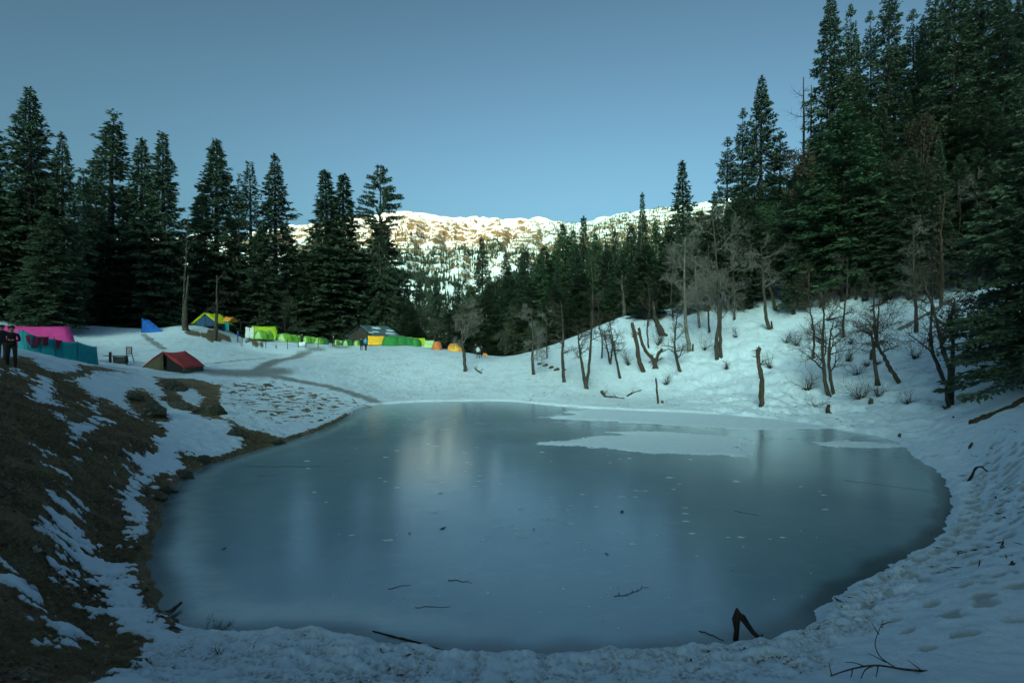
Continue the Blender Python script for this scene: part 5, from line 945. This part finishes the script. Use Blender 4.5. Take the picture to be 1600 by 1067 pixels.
# ------------------------------------------------------------------ people
def person(px, py, hpx, label, top, legs, heading=0.0, pose='stand', shoes='black', Y=None, hat=None, seed=0):
    g = ground(px, py) if Y is None else gp(px, Y); H = hpx / F * g[1]; H = min(1.85, max(1.55, H)) / 1.75; rr = random.Random(seed)
    o = empty('person', (g[0], g[1], g[2] - .01), heading, label, 'person', 'people about the camp')
    J = {}; E = []
    def j(n, p, r, par=None):
        J[n] = (len(J), Vector(p), r)
        if par: E.append((J[par][0], J[n][0]))
    j('pel', (0, 0, .95), (.165, .12)); j('wai', (0, .01, 1.08), (.15, .11), 'pel'); j('che', (0, .02, 1.28), (.175, .125), 'wai'); j('sho', (0, .01, 1.41), (.13, .09), 'che'); j('nec', (0, -.0, 1.49), (.06, .06), 'sho'); j('hea', (0, -.015, 1.60), (.085, .095), 'nec'); j('cro', (0, -.005, 1.70), (.07, .08), 'hea')
    st = .10 if pose == 'walk' else 0.02
    for s, nm in ((-1, 'l'), (1, 'r')):
        f = st * s; j('hip' + nm, (s * .10, 0, .88), (.095, .10), 'pel'); j('kne' + nm, (s * .115, -.02 - f * .9, .49), (.065, .07), 'hip' + nm); j('ank' + nm, (s * .12, .02 - f * 1.9, .09), (.048, .052), 'kne' + nm); j('toe' + nm, (s * .14, -.13 - f * 1.9, .04), (.045, .035), 'ank' + nm)
        j('arm' + nm, (s * .205, .01, 1.38), (.062, .062), 'sho')
        if pose == 'hold': el, ha = (s * .25, -.02, 1.12), (s * .05, -.26, 1.16)
        elif pose == 'hip': el, ha = (s * .36, .06, 1.16), (s * .20, -.05, .98)
        else: el, ha = (s * .27, .03 + f * .6, 1.12), (s * .27, -.05 + f * 1.4, .88)
        j('elb' + nm, el, (.047, .047), 'arm' + nm); j('han' + nm, ha, (.034, .028), 'elb' + nm)
    me = bpy.data.meshes.new('body'); me.from_pydata([v[1] for v in J.values()], E, []); tmp = bpy.data.objects.new('body', me); COL.objects.link(tmp)
    sk = tmp.modifiers.new('skin', 'SKIN'); sk.use_smooth_shade = True; sb = tmp.modifiers.new('sub', 'SUBSURF'); sb.levels = 2
    for i, v in enumerate(J.values()): me.skin_vertices[0].data[i].radius = v[2]; me.skin_vertices[0].data[i].use_root = (i == 0)
    dg = bpy.context.evaluated_depsgraph_get(); bm_me = bpy.data.meshes.new_from_object(tmp.evaluated_get(dg)); bpy.data.objects.remove(tmp)
    V = [tuple(v.co) for v in bm_me.vertices]; Fs = [tuple(p.vertices) for p in bm_me.polygons]; mb = MB(); mb.v = V; mb.f = Fs; bpy.data.meshes.remove(bm_me)
    nb = len(Fs)
    for nm in 'lr':                                            # palm end and five bent fingers
        h = J['han' + nm][1]; e = J['elb' + nm][1]; d = (h - e).normalized(); sdv = d.cross(Vector((0, 1, .2))).normalized(); nn = d.cross(sdv)
        for k in range(4): a = h + sdv * (k - 1.5) * .019; ln = (.075, .085, .08, .065)[k]; mb.tube([a, a + d * ln * .6, a + d * ln * .9 + nn * ln * .45], [.010, .009, .007], 5)
        a = h - d * .01 + sdv * .03; mb.tube([a, a + d * .03 + sdv * .03, a + d * .055 + sdv * .035 + nn * .02], [.011, .010, .008], 5)
    hc = J['hea'][1]; mb.tube([hc + Vector((0, -.085, .045)), hc + Vector((0, -.118, .0)), hc + Vector((0, -.09, -.012))], [.010, .016, .010], 5)         # nose
    for s in (-1, 1): mb.tube([hc + Vector((s * .082, .01, -.02)), hc + Vector((s * .098, .015, .01)), hc + Vector((s * .085, .01, .035))], [.012, .014, .01], 5)   # ears
    mats = [M_SKIN, FAB[top] if isinstance(top, str) else top, FAB[legs], FAB[shoes]]
    me = mb.mesh('body', mats, True); mi = []
    for k, f in enumerate(mb.f):
        c = sum((Vector(mb.v[i]) for i in f), Vector()) / len(f); hd = min((c - J['han' + n][1]).length for n in 'lr')
        if k >= nb or c.z > 1.475: mi.append(0)
        elif hd < .05: mi.append(0)
        elif c.z < .10: mi.append(3)
        elif c.z < .93 and abs(c.x) < .22 and hd > .12: mi.append(2)
        else: mi.append(1)
    me.polygons.foreach_set('material_index', mi); b = link(bpy.data.objects.new('body', me), o)
    hr = MB(); G = []
    for i in range(7):
        th_ = i / 6 * 1.75; G.append([hc + Vector((math.sin(th_) * math.cos(p) * .103, .018 + math.sin(th_) * math.sin(p) * .115 * (1 if math.sin(p) > -.3 else .93), .055 + math.cos(th_) * .10 + (0.045 if (math.sin(p) < -.35 and i > 3) else 0))) for p in [6.283 * q / 14 for q in range(15)]])
    hr.sheet(G); thick(hr.build('cap' if hat else 'hair', FAB[hat] if hat else M_HAIR, o, True), .012)
    ja = MB(); ja.tube([(0, .01, .90), (0, .01, 1.0), (0, .02, 1.1)], [.175, .172, .16], 12, False); jo = thick(ja.build('jacket_hem', mats[1], o, True), .015); jo.scale = (1, .78, 1)
    o.scale = (H, H, H); return o
person(18, 574, 65, 'person in black standing alone with hands together on the left bank', 'black', 'black', R(40), 'hold', seed=1)
person(3, 562, 64, 'person in dark clothes cut by the left edge of the view', 'dark', 'olive', R(200), 'hip', seed=2)
person(564.5, 548, 20, 'walker in black jacket on the snow bank left of the orange tent', 'black', 'dark', R(170), 'stand', hat='black', seed=3)
cy = cloth('cyan_jacket', (.03, .38, .62)); FAB['cyan'] = cy
person(571.5, 548, 21, 'walker in bright blue jacket on the snow bank', 'cyan', 'dark', R(150), 'hip', seed=4)
person(747, 560, 16, 'person in white top stepping down the snow by the saddle', 'white', 'dark', R(20), 'walk', seed=5)
person(752, 558.5, 17, 'person in dark clothes close beside the one in white', 'dark', 'dark', R(-30), 'walk', seed=6)
person(743.5, 555, 14, 'dark figure just behind the one in white', 'dark', 'black', R(190), 'stand', seed=7)
person(371.5, 517, 14, 'person in blue jacket next to the orange canopy', 'blue', 'navy', R(120), 'hold', Y=66.5, seed=8)
person(472, 537, 16, 'dark figure standing among the green dome tents', 'black', 'black', R(0), 'stand', Y=68, seed=9)
person(521, 541, 15, 'dark figure near the right end of the green tent row', 'dark', 'black', R(30), 'stand', Y=70, seed=10)

# ------------------------------------------------------------------ rocks, logs, stumps, litter
def rock(px, py, wpx, hpx, label, seed, dpt=.8, tilt=0.0, name='boulder', mat=None, group='rocks on the left bank', mx=0.0):
    """py is the rock's foot"""
    g = ground(px, py); u = g[1] / F; bm = bmesh.new(); bmesh.ops.create_icosphere(bm, subdivisions=4, radius=1.0); w, h = wpx * u / 2 * .88, hpx * u * .56
    from mathutils import noise as mn
    rk = random.Random(seed * 7 + 1); cuts = [(Vector((rk.gauss(0, 1), rk.gauss(0, 1), rk.gauss(.3, .8))).normalized(), rk.uniform(.48, .85)) for _ in range(16)]
    for v in bm.verts:
        for nn, dd in cuts:
            e = v.co.dot(nn) - dd
            if e > 0: v.co -= nn * e * .95
        p = v.co.copy(); q = p + Vector((seed * 3.1, seed, 0)); f = 1.12 + .22 * mn.noise(q * 1.1) + .13 * mn.noise(q * 2.6) + .12 * mn.noise(q * 6) + .09 * mn.noise(q * 13)
        c = mn.cell(q * 1.7) * .03; v.co = Vector((p.x * w * (f + c), p.y * w * dpt * (f - c), (p.z if p.z > -.3 else -.3) * h * (f + .5 * c)))
    me = bpy.data.meshes.new(name); bm.to_mesh(me); bm.free(); me.materials.append(mat or M_ROCK); me.polygons.foreach_set('use_smooth', [name != 'boulder'] * len(me.polygons))
    o = link(bpy.data.objects.new(name, me)); o.location = (g[0], g[1] + w * dpt * .4, g[2] + h * .08); o.rotation_euler = (0, tilt, 0); tag(o, label, 'rock', group); return o
rock(232, 652, 60, 44, 'large dark mossy boulder sloping to the right on the left bank', 1, .9, .35)
rock(205, 625, 40, 22, 'flat dark rock at the top of the large mossy boulder', 2, .9, .3)
rock(330, 648, 44, 40, 'dark upright boulder at the right of the rock group', 3, .8, .2)
rock(283, 642, 62, 26, 'long slanting rock slab left of the dark upright boulder', 4, .6, .5)
rock(262, 607, 58, 24, 'broad flat-topped slab below the red tent', 5, .9, .1)
rock(276, 612, 22, 12, 'small grey stone at the foot of the flat-topped slab', 11)
rock(366, 684, 50, 20, 'low slanting rock in snow above the shore', 6, .6, .35)
rock(430, 695, 34, 12, 'dark low rock at the waterline', 7, .8)
rock(316, 722, 30, 16, 'dark earth-covered rock on the shore below the snow', 8, .8, .2)
rock(290, 748, 36, 16, 'dark rock at the shore left of the ice edge', 9, .8, .2)
rock(258, 770, 34, 20, 'brown rock jutting from the snow above the left shore', 10, .7, .3)
rock(420, 604, 24, 7, 'thin tilted stone beside the trodden path', 12, .5, .2)
rock(500, 660, 16, 7, 'small stone at the far left shore', 13, .7)
rock(243, 782, 30, 14, 'dark rock half sunk at the left shore bend', 14, .8)
for k, (px, py, w, h) in enumerate([(843, 570, 10, 6), (852, 573, 12, 7), (862, 576, 11, 8), (870, 579, 12, 7), (883, 579, 10, 4)]):
    rock(px, py, w, h, ['leftmost stone of the dark ledge on the slope', 'second stone of the dark ledge on the slope', 'middle stone of the dark ledge on the slope', 'fourth stone of the dark ledge on the slope', 'rightmost small stone of the dark ledge on the slope'][k], 20 + k, .8, group='dark stone ledge')
for k, (px, py, w, h) in enumerate([(608, 538, 12, 5), (630, 538, 16, 8), (641, 539, 16, 7), (655, 541, 12, 5), (664, 544, 12, 4)]):
    rock(px, py, w, h, ['low snow heap before the dark green dome', 'biggest snow heap before the dark green domes', 'snow heap right of the biggest heap', 'snow heap before the lime tents', 'lowest snow heap at the right end of the tents'][k], 30 + k, .6, name='snow_heap', mat=M_SNOW, group='snow heaps before the tents')
rgL = random.Random(33)
def log(pts, r, label, name='log', mat=None, nb=0, lift=0.5, cat='log', taper=.5, blen=.5, ice=False, dyn=None):
    """lies along photo points on the ground (or held at the first point's depth when dyn)"""
    G = [ground(*p) for p in pts]
    if dyn is not None:
        Y = G[dyn][1]; G = [at(p[0], p[1], Y) for p in pts]
    o = empty(name, G[0], 0, label, cat); P = [Vector(g) - Vector(G[0]) + Vector((0, 0, r * lift)) for g in G]; P = [Vector(p) for p in catmull([tuple(p) for p in P], 5, False)] if len(P) > 1 else P
    P = [p + Vector((rgL.gauss(0, r * .12), rgL.gauss(0, r * .12), rgL.gauss(0, r * .12))) for p in P]; n = len(P)
    MB().tube(P, [r * (1 - taper * i / (n - 1)) * rgL.uniform(.88, 1.12) for i in range(n)], 8, True, r * .6, rgL).build('trunk' if r > .06 else 'stem', mat or M_DEAD, o, True); br, tw = MB(), MB()
    for k in range(nb):
        i = rgL.randrange(1, n - 1); a = rgL.uniform(0, 6.28); branch_out(br, tw, P[i], Vector((math.cos(a), math.sin(a) * .5, rgL.uniform(.2, 1))), blen * rgL.uniform(.5, 1.2), r * .4, 1, rgL, .2, .05, .003)
    if nb: br.build('side_branches', mat or M_DEAD, o); tag(tw.build('twigs', mat or M_DEAD, o), kind='stuff')
    return o
log([(195, 950), (225, 970), (255, 982), (297, 999)], .075, 'mossy fallen log at the lower left shore', nb=2, blen=.25)
log([(252, 974), (268, 962), (283, 949)], .055, 'short forked limb pointing onto the ice at the lower left', lift=1.5)
log([(272, 1021), (310, 1026), (350, 1034), (402, 1036)], .035, 'dark branch across the trampled snow at lower left', nb=3, blen=.2, lift=1.6)
log([(312, 993), (330, 987), (352, 993)], .012, 'small thorny twig on the ice edge at lower left', name='twig', nb=5, blen=.2, cat='branch', lift=3)
log([(702, 1023), (650, 1006), (615, 995), (582, 987)], .038, 'half-sunk log along the near shore', lift=.1, mat=M_DARK, taper=.75)
log([(495, 989), (512, 996), (532, 1003)], .035, 'short dark stick frozen in at the near shore', lift=.4)
log([(1520, 666), (1545, 656), (1575, 643), (1612, 624)], .20, 'long brown log lying under the huge near fir', mat=M_BARKR, taper=.2)
log([(1509, 759), (1518, 745), (1524, 733), (1533, 730), (1544, 739)], .045, 'black curved root arching out of the snow', dyn=0, mat=M_DARK, name='root', cat='root')
log([(1292, 502), (1312, 497), (1335, 490), (1360, 482), (1385, 474)], .09, 'big fallen trunk lying across the upper right slope', mat=M_BARK, taper=.3)
log([(1405, 518), (1440, 500), (1490, 470)], .18, 'fallen grey log behind the forked leafless trees', mat=M_BARKG, taper=.3)
log([(940, 614), (946, 621), (960, 622), (976, 624)], .14, 'crooked fallen branch in snow at the far right shore', nb=3, blen=.5)
log([(980, 620), (990, 615), (1002, 611)], .10, 'dark branch end right of the crooked fallen branch', nb=1, blen=.4)
log([(1034, 547), (1026, 560), (1014, 568)], .12, 'loose limb lying below the broken leaning trunk')
log([(550, 624), (560, 632), (580, 636)], .05, 'thin dark stick at the far left corner of the ice')
log([(786, 553), (800, 551), (820, 546)], .12, 'low dark log on the saddle crest')
log([(752, 584), (746, 580), (742, 577)], .10, 'dead branch with twigs on the snow right of the leafless tree', nb=5, blen=.5)
log([(1413, 640), (1421, 636)], .10, 'half-buried log end near the right shore', mat=M_BARKR)
def stump(px, py, hpx, r, label, seed):
    g = ground(px, py); h = hpx / F * g[1]; rr = random.Random(seed); o = empty('tree_stump', g, 0, label, 'stump', 'small stumps by the shore'); MB().tube([(0, 0, -.1), (rr.uniform(-.03, .03), 0, h * .5), (rr.uniform(-.08, .08), 0, h)], [r * 1.2, r, r * .8], 8, True, h * .2, rr).build('trunk', M_BARKR, o, True); MB().tube([(0, 0, h * .2), (r * 1.6, -.05, -.05)], [r * .5, r * .3], 5).build('root', M_BARKR, o, True)
for a in [(1294, 645, 12, .13, 'short reddish stump near the right far shore', 1), (1360, 634, 10, .14, 'squat stump right of the fan-shaped shrub', 2), (1035, 631, 5, .12, 'tiny stump beside the thin upright dead stem', 3), (1491, 657, 6, .06, 'tiny dark stump by the brown log', 4), (1405, 684, 6, .07, 'tiny stump on the snow at the right shore', 5), (1082, 553, 14, .10, 'small snag beside the pale twiggy tree', 6), (1206, 514, 12, .09, 'small snag beside the forked leafless tree', 7),
          (1516, 705, 12, .05, 'thin dark peg in the snow above the curved root', 8), (1557, 787, 10, .03, 'small dark stub in the footprint field', 9), (1526, 893, 5, .035, 'tiny stub on the snow right of the trampled trail', 10)]:
    stump(*a)
# the two-legged black stump on the near shore
g = ground(1168, 1000); u = g[1] / F; o = empty('driftwood_stump', g, 0, 'jagged black two-legged stump at the near shore', 'stump')
def lp(px, py, dy=0): p = at(px, py, g[1] + dy); return (p[0] - g[0], dy, p[2] - g[2])
rr = random.Random(3)
MB().tube([lp(1149, 1004), lp(1151, 985), lp(1150, 968), lp(1153, 957), lp(1151, 950)], [.048, .040, .066, .055, .012], 11, True, .02, rr).build('left_leg', M_DARK, o, True)
MB().tube([lp(1151, 956), lp(1160, 964), lp(1168, 976, -.05), lp(1177, 988, -.1), lp(1188, 998, -.12), lp(1198, 997, -.12)], [.02, .058, .046, .038, .042, .012], 11, True, .02, rr).build('right_leg', M_DARK, o, True)
MB().tube([lp(1187, 997, -.1), lp(1192, 990, -.1)], [.03, .008], 6).build('root_tip', M_DARK, o, True)
# bare branch in the foreground at the lower right
def twig_line(px_pts, r0, o, base, Y, name):
    P = [Vector(at(px, py, Y + dy)) - base for px, py, dy in px_pts]; P = [Vector(p) for p in catmull([tuple(p) for p in P], 5, False)]; n = len(P); return MB().tube(P, [r0 * (1 - .75 * i / (n - 1)) + .0015 for i in range(n)], 6, True).build(name, M_DEAD, o, True)
gB = Vector(ground(1491, 1052)); Yb = gB.y; o = empty('fallen_branch', gB, 0, 'forked bare branch reaching over the snow at lower right', 'branch')
twig_line([(1493, 1052, 0), (1455, 1049, 0), (1412, 1045, 0), (1366, 1039, 0), (1319, 1048, 0), (1273, 1066, .02)], .017, o, gB, Yb, 'stem')
for pts in [[(1400, 1043, 0), (1378, 1028, .03), (1369, 1014, .05), (1368, 1000, .05), (1376, 978, .06), (1380, 968, .06)], [(1373, 990, .05), (1366, 980, .05), (1362, 972, .06)], [(1377, 976, .06), (1388, 972, .06), (1396, 971, .06)], [(1366, 1039, 0), (1352, 1046, -.02), (1345, 1060, -.03), (1340, 1070, -.03)],
            [(1352, 1041, 0), (1335, 1035, .02), (1320, 1034, .03)], [(1372, 1040, 0), (1370, 1052, -.02), (1366, 1066, -.03)], [(1440, 1047, 0), (1428, 1038, .02), (1418, 1030, .03)], [(1452, 1048, 0), (1440, 1058, -.02), (1432, 1060, -.03), (1420, 1058, -.03)], [(1300, 1056, .01), (1297, 1045, .02), (1296, 1035, .02)], [(1332, 1043, 0), (1330, 1056, -.02), (1322, 1066, -.03)], [(1384, 1034, .02), (1365, 1024, .03), (1356, 1020, .03)]]:
    twig_line(pts, .007, o, gB, Yb, 'side_twig')
# sticks, leaves and frost knobs on the ice
def ice_stick(a, b, r, label, nb=0):
    r = r * .6
    A_, B_ = ice_pt(*a), ice_pt(*b); o = empty('stick', (A_[0], A_[1], 0), 0, label, 'stick', 'sticks frozen on the ice'); n = 7; d = Vector((B_[0] - A_[0], B_[1] - A_[1], 0))
    P = [d * (i / n) + Vector((rgL.gauss(0, .02), rgL.gauss(0, .03), r * .6)) for i in range(n + 1)]; MB().tube(P, [r * (1 - .6 * i / n) for i in range(n + 1)], 5).build('stem', M_DEAD, o, True)
    for k in range(nb): p = P[1 + k % (n - 1)]; MB().tube([p, p + Vector((rgL.uniform(-.03, .03), 0, rgL.uniform(.04, .09)))], [.008, .003], 4).build('stub', M_DEAD, o)
for a in [((1148, 799), (1184, 805), .022, 'straight dark stick on the ice right of centre'), ((703, 905), (738, 912), .018, 'stick with dark tip low in the middle of the ice'), ((960, 932), (1012, 918), .014, 'spiky stick frozen in near the near shore', 7), ((650, 949), (702, 948), .012, 'thin stick low left of centre near the near shore'), ((604, 921), (641, 914), .014, 'short stick among the frost knobs'),
          ((384, 729), (500, 729), .020, 'long thin stick on the ice by the left shore'), ((404, 744), (432, 742), .016, 'short stick below the long thin stick at left'), ((1320, 750), (1452, 768), .012, 'long dark crack-like stick on the ice at right'), ((1090, 985), (1135, 1001), .02, 'stick lying left of the black stump')]:
    ice_stick(*a)
def leaf(px, py, s, label):
    s = s * .7
    x, y = ice_pt(px, py); o = MB().sheet([[(s * (i - 2) / 2, s * .45 * (j - 1) * (1 - abs(i - 2) / 2.2), .012 + .05 * s * abs(i - 2) + .03 * s * (j - 1) ** 2) for j in range(3)] for i in range(5)]).build('dead_leaf', M_BARKR, None, True); o.location = (x, y, 0); o.rotation_euler = (0, 0, px); thick(o, .006); tag(o, label, 'leaf', 'dead leaves on the ice')
for a in [(688, 771, .12, 'dead leaf on the ice below the bright reflection'), (692, 826, .16, 'dark flat leaf in the middle of the ice'), (640, 834, .09, 'small leaf left of the dark flat leaf'), (972, 800, .16, 'brown leaf on the ice right of centre'), (948, 866, .09, 'dark round leaf low right of centre'), (350, 858, .10, 'brown leaf on the ice near the left shore'), (834, 827, .07, 'tiny leaf on the ice at centre'), (1145, 893, .04, 'speck of leaf on the ice lower right'), (780, 655, .16, 'leaf far out on the ice')]:
    leaf(*a)
t = NT('frost'); t.set((.62, .71, .78), .6, .3); M_FROST = t.m
mb = MB()
for k in range(80):
    if k < 22: px, py = rngI.gauss(600, 55), rngI.gauss(925, 20)
    elif k < 34: px, py = rngI.gauss(910, 50), rngI.gauss(925, 28)
    else: px, py = rngI.uniform(420, 1300), rngI.uniform(690, 960)
    x, y = ice_pt(px, min(py, 985)); r = rngI.uniform(.012, .034) * (1 if py > 850 else .8); n = 6
    mb.add([(x + math.cos(6.283 * i / n) * r, y + math.sin(6.283 * i / n) * r * .9, -.002) for i in range(n)] + [(x + math.cos(6.283 * i / n) * r * .6, y + math.sin(6.283 * i / n) * r * .6, r * .35) for i in range(n)] + [(x, y, r * .5)], [(i, (i + 1) % n, n + (i + 1) % n, n + i) for i in range(n)] + [(n + i, n + (i + 1) % n, 2 * n) for i in range(n)])
tag(mb.build('frost_knobs', M_FROST, None, True), 'little white frost knobs sprinkled over the lake ice', 'frost', kind='stuff')
# frost films: flat pale spots on the ice
mb = MB()
for k in range(90):
    px, py = rngI.gauss(850, 220), rngI.uniform(690, 850)
    if not 420 < px < 1350: continue
    x, y = ice_pt(px, py); r = rngI.uniform(.04, .15); n = 9; ph = rngI.uniform(0, 6)
    mb.add([(x + math.cos(6.283 * i / n) * r * (1 + .5 * math.sin(i * 2.7 + ph)), y + math.sin(6.283 * i / n) * r * .55 * (1 + .4 * math.sin(i * 1.9 + ph)), .003) for i in range(n)] + [(x, y, .008)], [(i, (i + 1) % n, n) for i in range(n)])
tag(mb.build('frost_spots', M_FROST, None, True), 'pale frost spots dotting the lake ice', 'frost', kind='stuff')
# matted grass on the left bank
rg = np.random.default_rng(5); lo, hi = DIRT.min(0), DIRT.max(0); N = 260000; rr_ = 5.5 * (40 / 5.5) ** rg.random(N); aa = np.radians(rg.uniform(-50, -24, N)); x = np.sin(aa) * rr_; y = np.cos(aa) * rr_
zl, sl = land(x, y)[:2]; sdp = pond_sd(x, y); k = (sl < .25) & (sdp > .25) & (fbm(x * 1.3, y * 1.3, 55, 3) > -.25); x, y, zl = x[k], y[k], zl[k]; n = len(x); sc = np.clip(np.hypot(x, y) / 14, .6, 1.6)
a = rg.uniform(0, 6.28, n); L = rg.uniform(.04, .13, n) * sc; dx = np.cos(a) * L + .05; dy = np.sin(a) * L - .03; w = .006 * sc
V = np.stack([np.c_[x - np.sin(a) * w, y + np.cos(a) * w, zl - .01], np.c_[x + np.sin(a) * w, y - np.cos(a) * w, zl - .01], np.c_[x + dx, y + dy, zl + L * rg.uniform(.15, .7, n)]], 1).reshape(-1, 3)
tn = np.repeat(np.clip(.35 + .8 * fbm(x * .6, y * .6, 57, 3) + rg.normal(0, .2, n), 0, 1), 3)
t = NT('dry_grass'); t.set(t.ramp(t.attr('tint'), [(0, (.115, .080, .050)), (.5, (.230, .162, .094)), (.8, (.190, .170, .080)), (1, (.42, .31, .19))]), .9, .1)
o = link(bpy.data.objects.new('dry_grass', mesh_np('dry_grass', V, np.arange(n * 3).reshape(-1, 3), [t.m], False, {'tint': tn}))); tag(o, 'matted dry brown grass covering the left bank', 'grass', kind='stuff')

# litter on the snow: bark, twigs and needles fallen under the trees
rg = np.random.default_rng(9); px = np.r_[rg.uniform(820, 1560, 4200), rg.uniform(560, 860, 600), rg.uniform(1300, 1600, 500)]; yy = np.r_[rg.uniform(28, 62, 4200), rg.uniform(43, 66, 600), rg.uniform(9, 24, 500)]
x = (px - CX) / F * yy; zl = land(x, yy)[0]; k = (pond_sd(x, yy) > .3) & (fbm(x * .35, yy * .35, 88, 3) > -.05); x, yy, zl = x[k], yy[k], zl[k]; n = len(x); a = rg.uniform(0, 6.28, n); L = rg.uniform(.03, .26, n) ** 1.4 * 1.5; w = rg.uniform(.006, .03, n)
c, s_ = np.cos(a), np.sin(a); V = np.stack([np.c_[x - c * L - s_ * w, yy - s_ * L + c * w, zl], np.c_[x + s_ * w, yy - c * w, zl + .012], np.c_[x + c * L, yy + s_ * L, zl + .02 + L * .3], np.c_[x - s_ * w, yy + c * w, zl + .03]], 1).reshape(-1, 3)
o = link(bpy.data.objects.new('twig_litter', mesh_np('twig_litter', V, np.arange(n * 4).reshape(-1, 4), [M_BARK], False))); tag(o, 'dark twigs and bark bits littering the snow', 'litter', kind='stuff')

# stones, clods and fallen leaves strewn over the left bank
rg = np.random.default_rng(15); N = 2600; rr_ = 5.6 * (34 / 5.6) ** rg.random(N); aa = np.radians(rg.uniform(-50, -22, N)); x = np.sin(aa) * rr_; y = np.cos(aa) * rr_; zl, sl = land(x, y)[:2]; k = (sl < .4) & (pond_sd(x, y) > .1); x, y, zl = x[k], y[k], zl[k]; n = len(x)
r = rg.uniform(.012, .05, n) ** 1.0 * (1 + (rg.random(n) < .06) * 1.8); hgt = r * rg.uniform(.2, .8, n); a0 = rg.uniform(0, 6.28, n); ring = [np.c_[x + np.cos(a0 + i * 1.2566) * r * (1 + .3 * np.sin(i * 2.1 + a0)), y + np.sin(a0 + i * 1.2566) * r * .8, zl - .005 + 0 * r] for i in range(5)]; ring2 = [np.c_[x + np.cos(a0 + .4 + i * 1.2566) * r * .6, y + np.sin(a0 + .4 + i * 1.2566) * r * .5, zl + hgt * (.8 + .3 * np.sin(i + a0))] for i in range(5)]
V = np.stack(ring + ring2, 1).reshape(-1, 3); b = np.arange(n)[:, None] * 10; Fq = np.concatenate([b + np.array([[i, (i + 1) % 5, 5 + (i + 1) % 5, 5 + i]]) for i in range(5)] + [b + np.array([[5, 6, 7, 8]]), b + np.array([[5, 8, 9, 9]])[:, [0, 1, 2, 2]]] if False else [b + np.array([[i, (i + 1) % 5, 5 + (i + 1) % 5, 5 + i]]) for i in range(5)] + [b + np.array([[5, 6, 7, 8]])])
t = NT('bank_stones'); t.set(t.ramp(t.attr('tint'), [(0, (.06, .05, .04)), (.6, (.16, .135, .11)), (.9, (.30, .24, .17)), (1, (.45, .40, .34))]), .9, .15)
o = link(bpy.data.objects.new('bank_stones', mesh_np('bank_stones', V, Fq, [t.m], False, {'tint': np.repeat(rg.random(n), 10)}))); tag(o, 'small stones, clods and dead leaves strewn over the left bank', 'stones', kind='stuff')
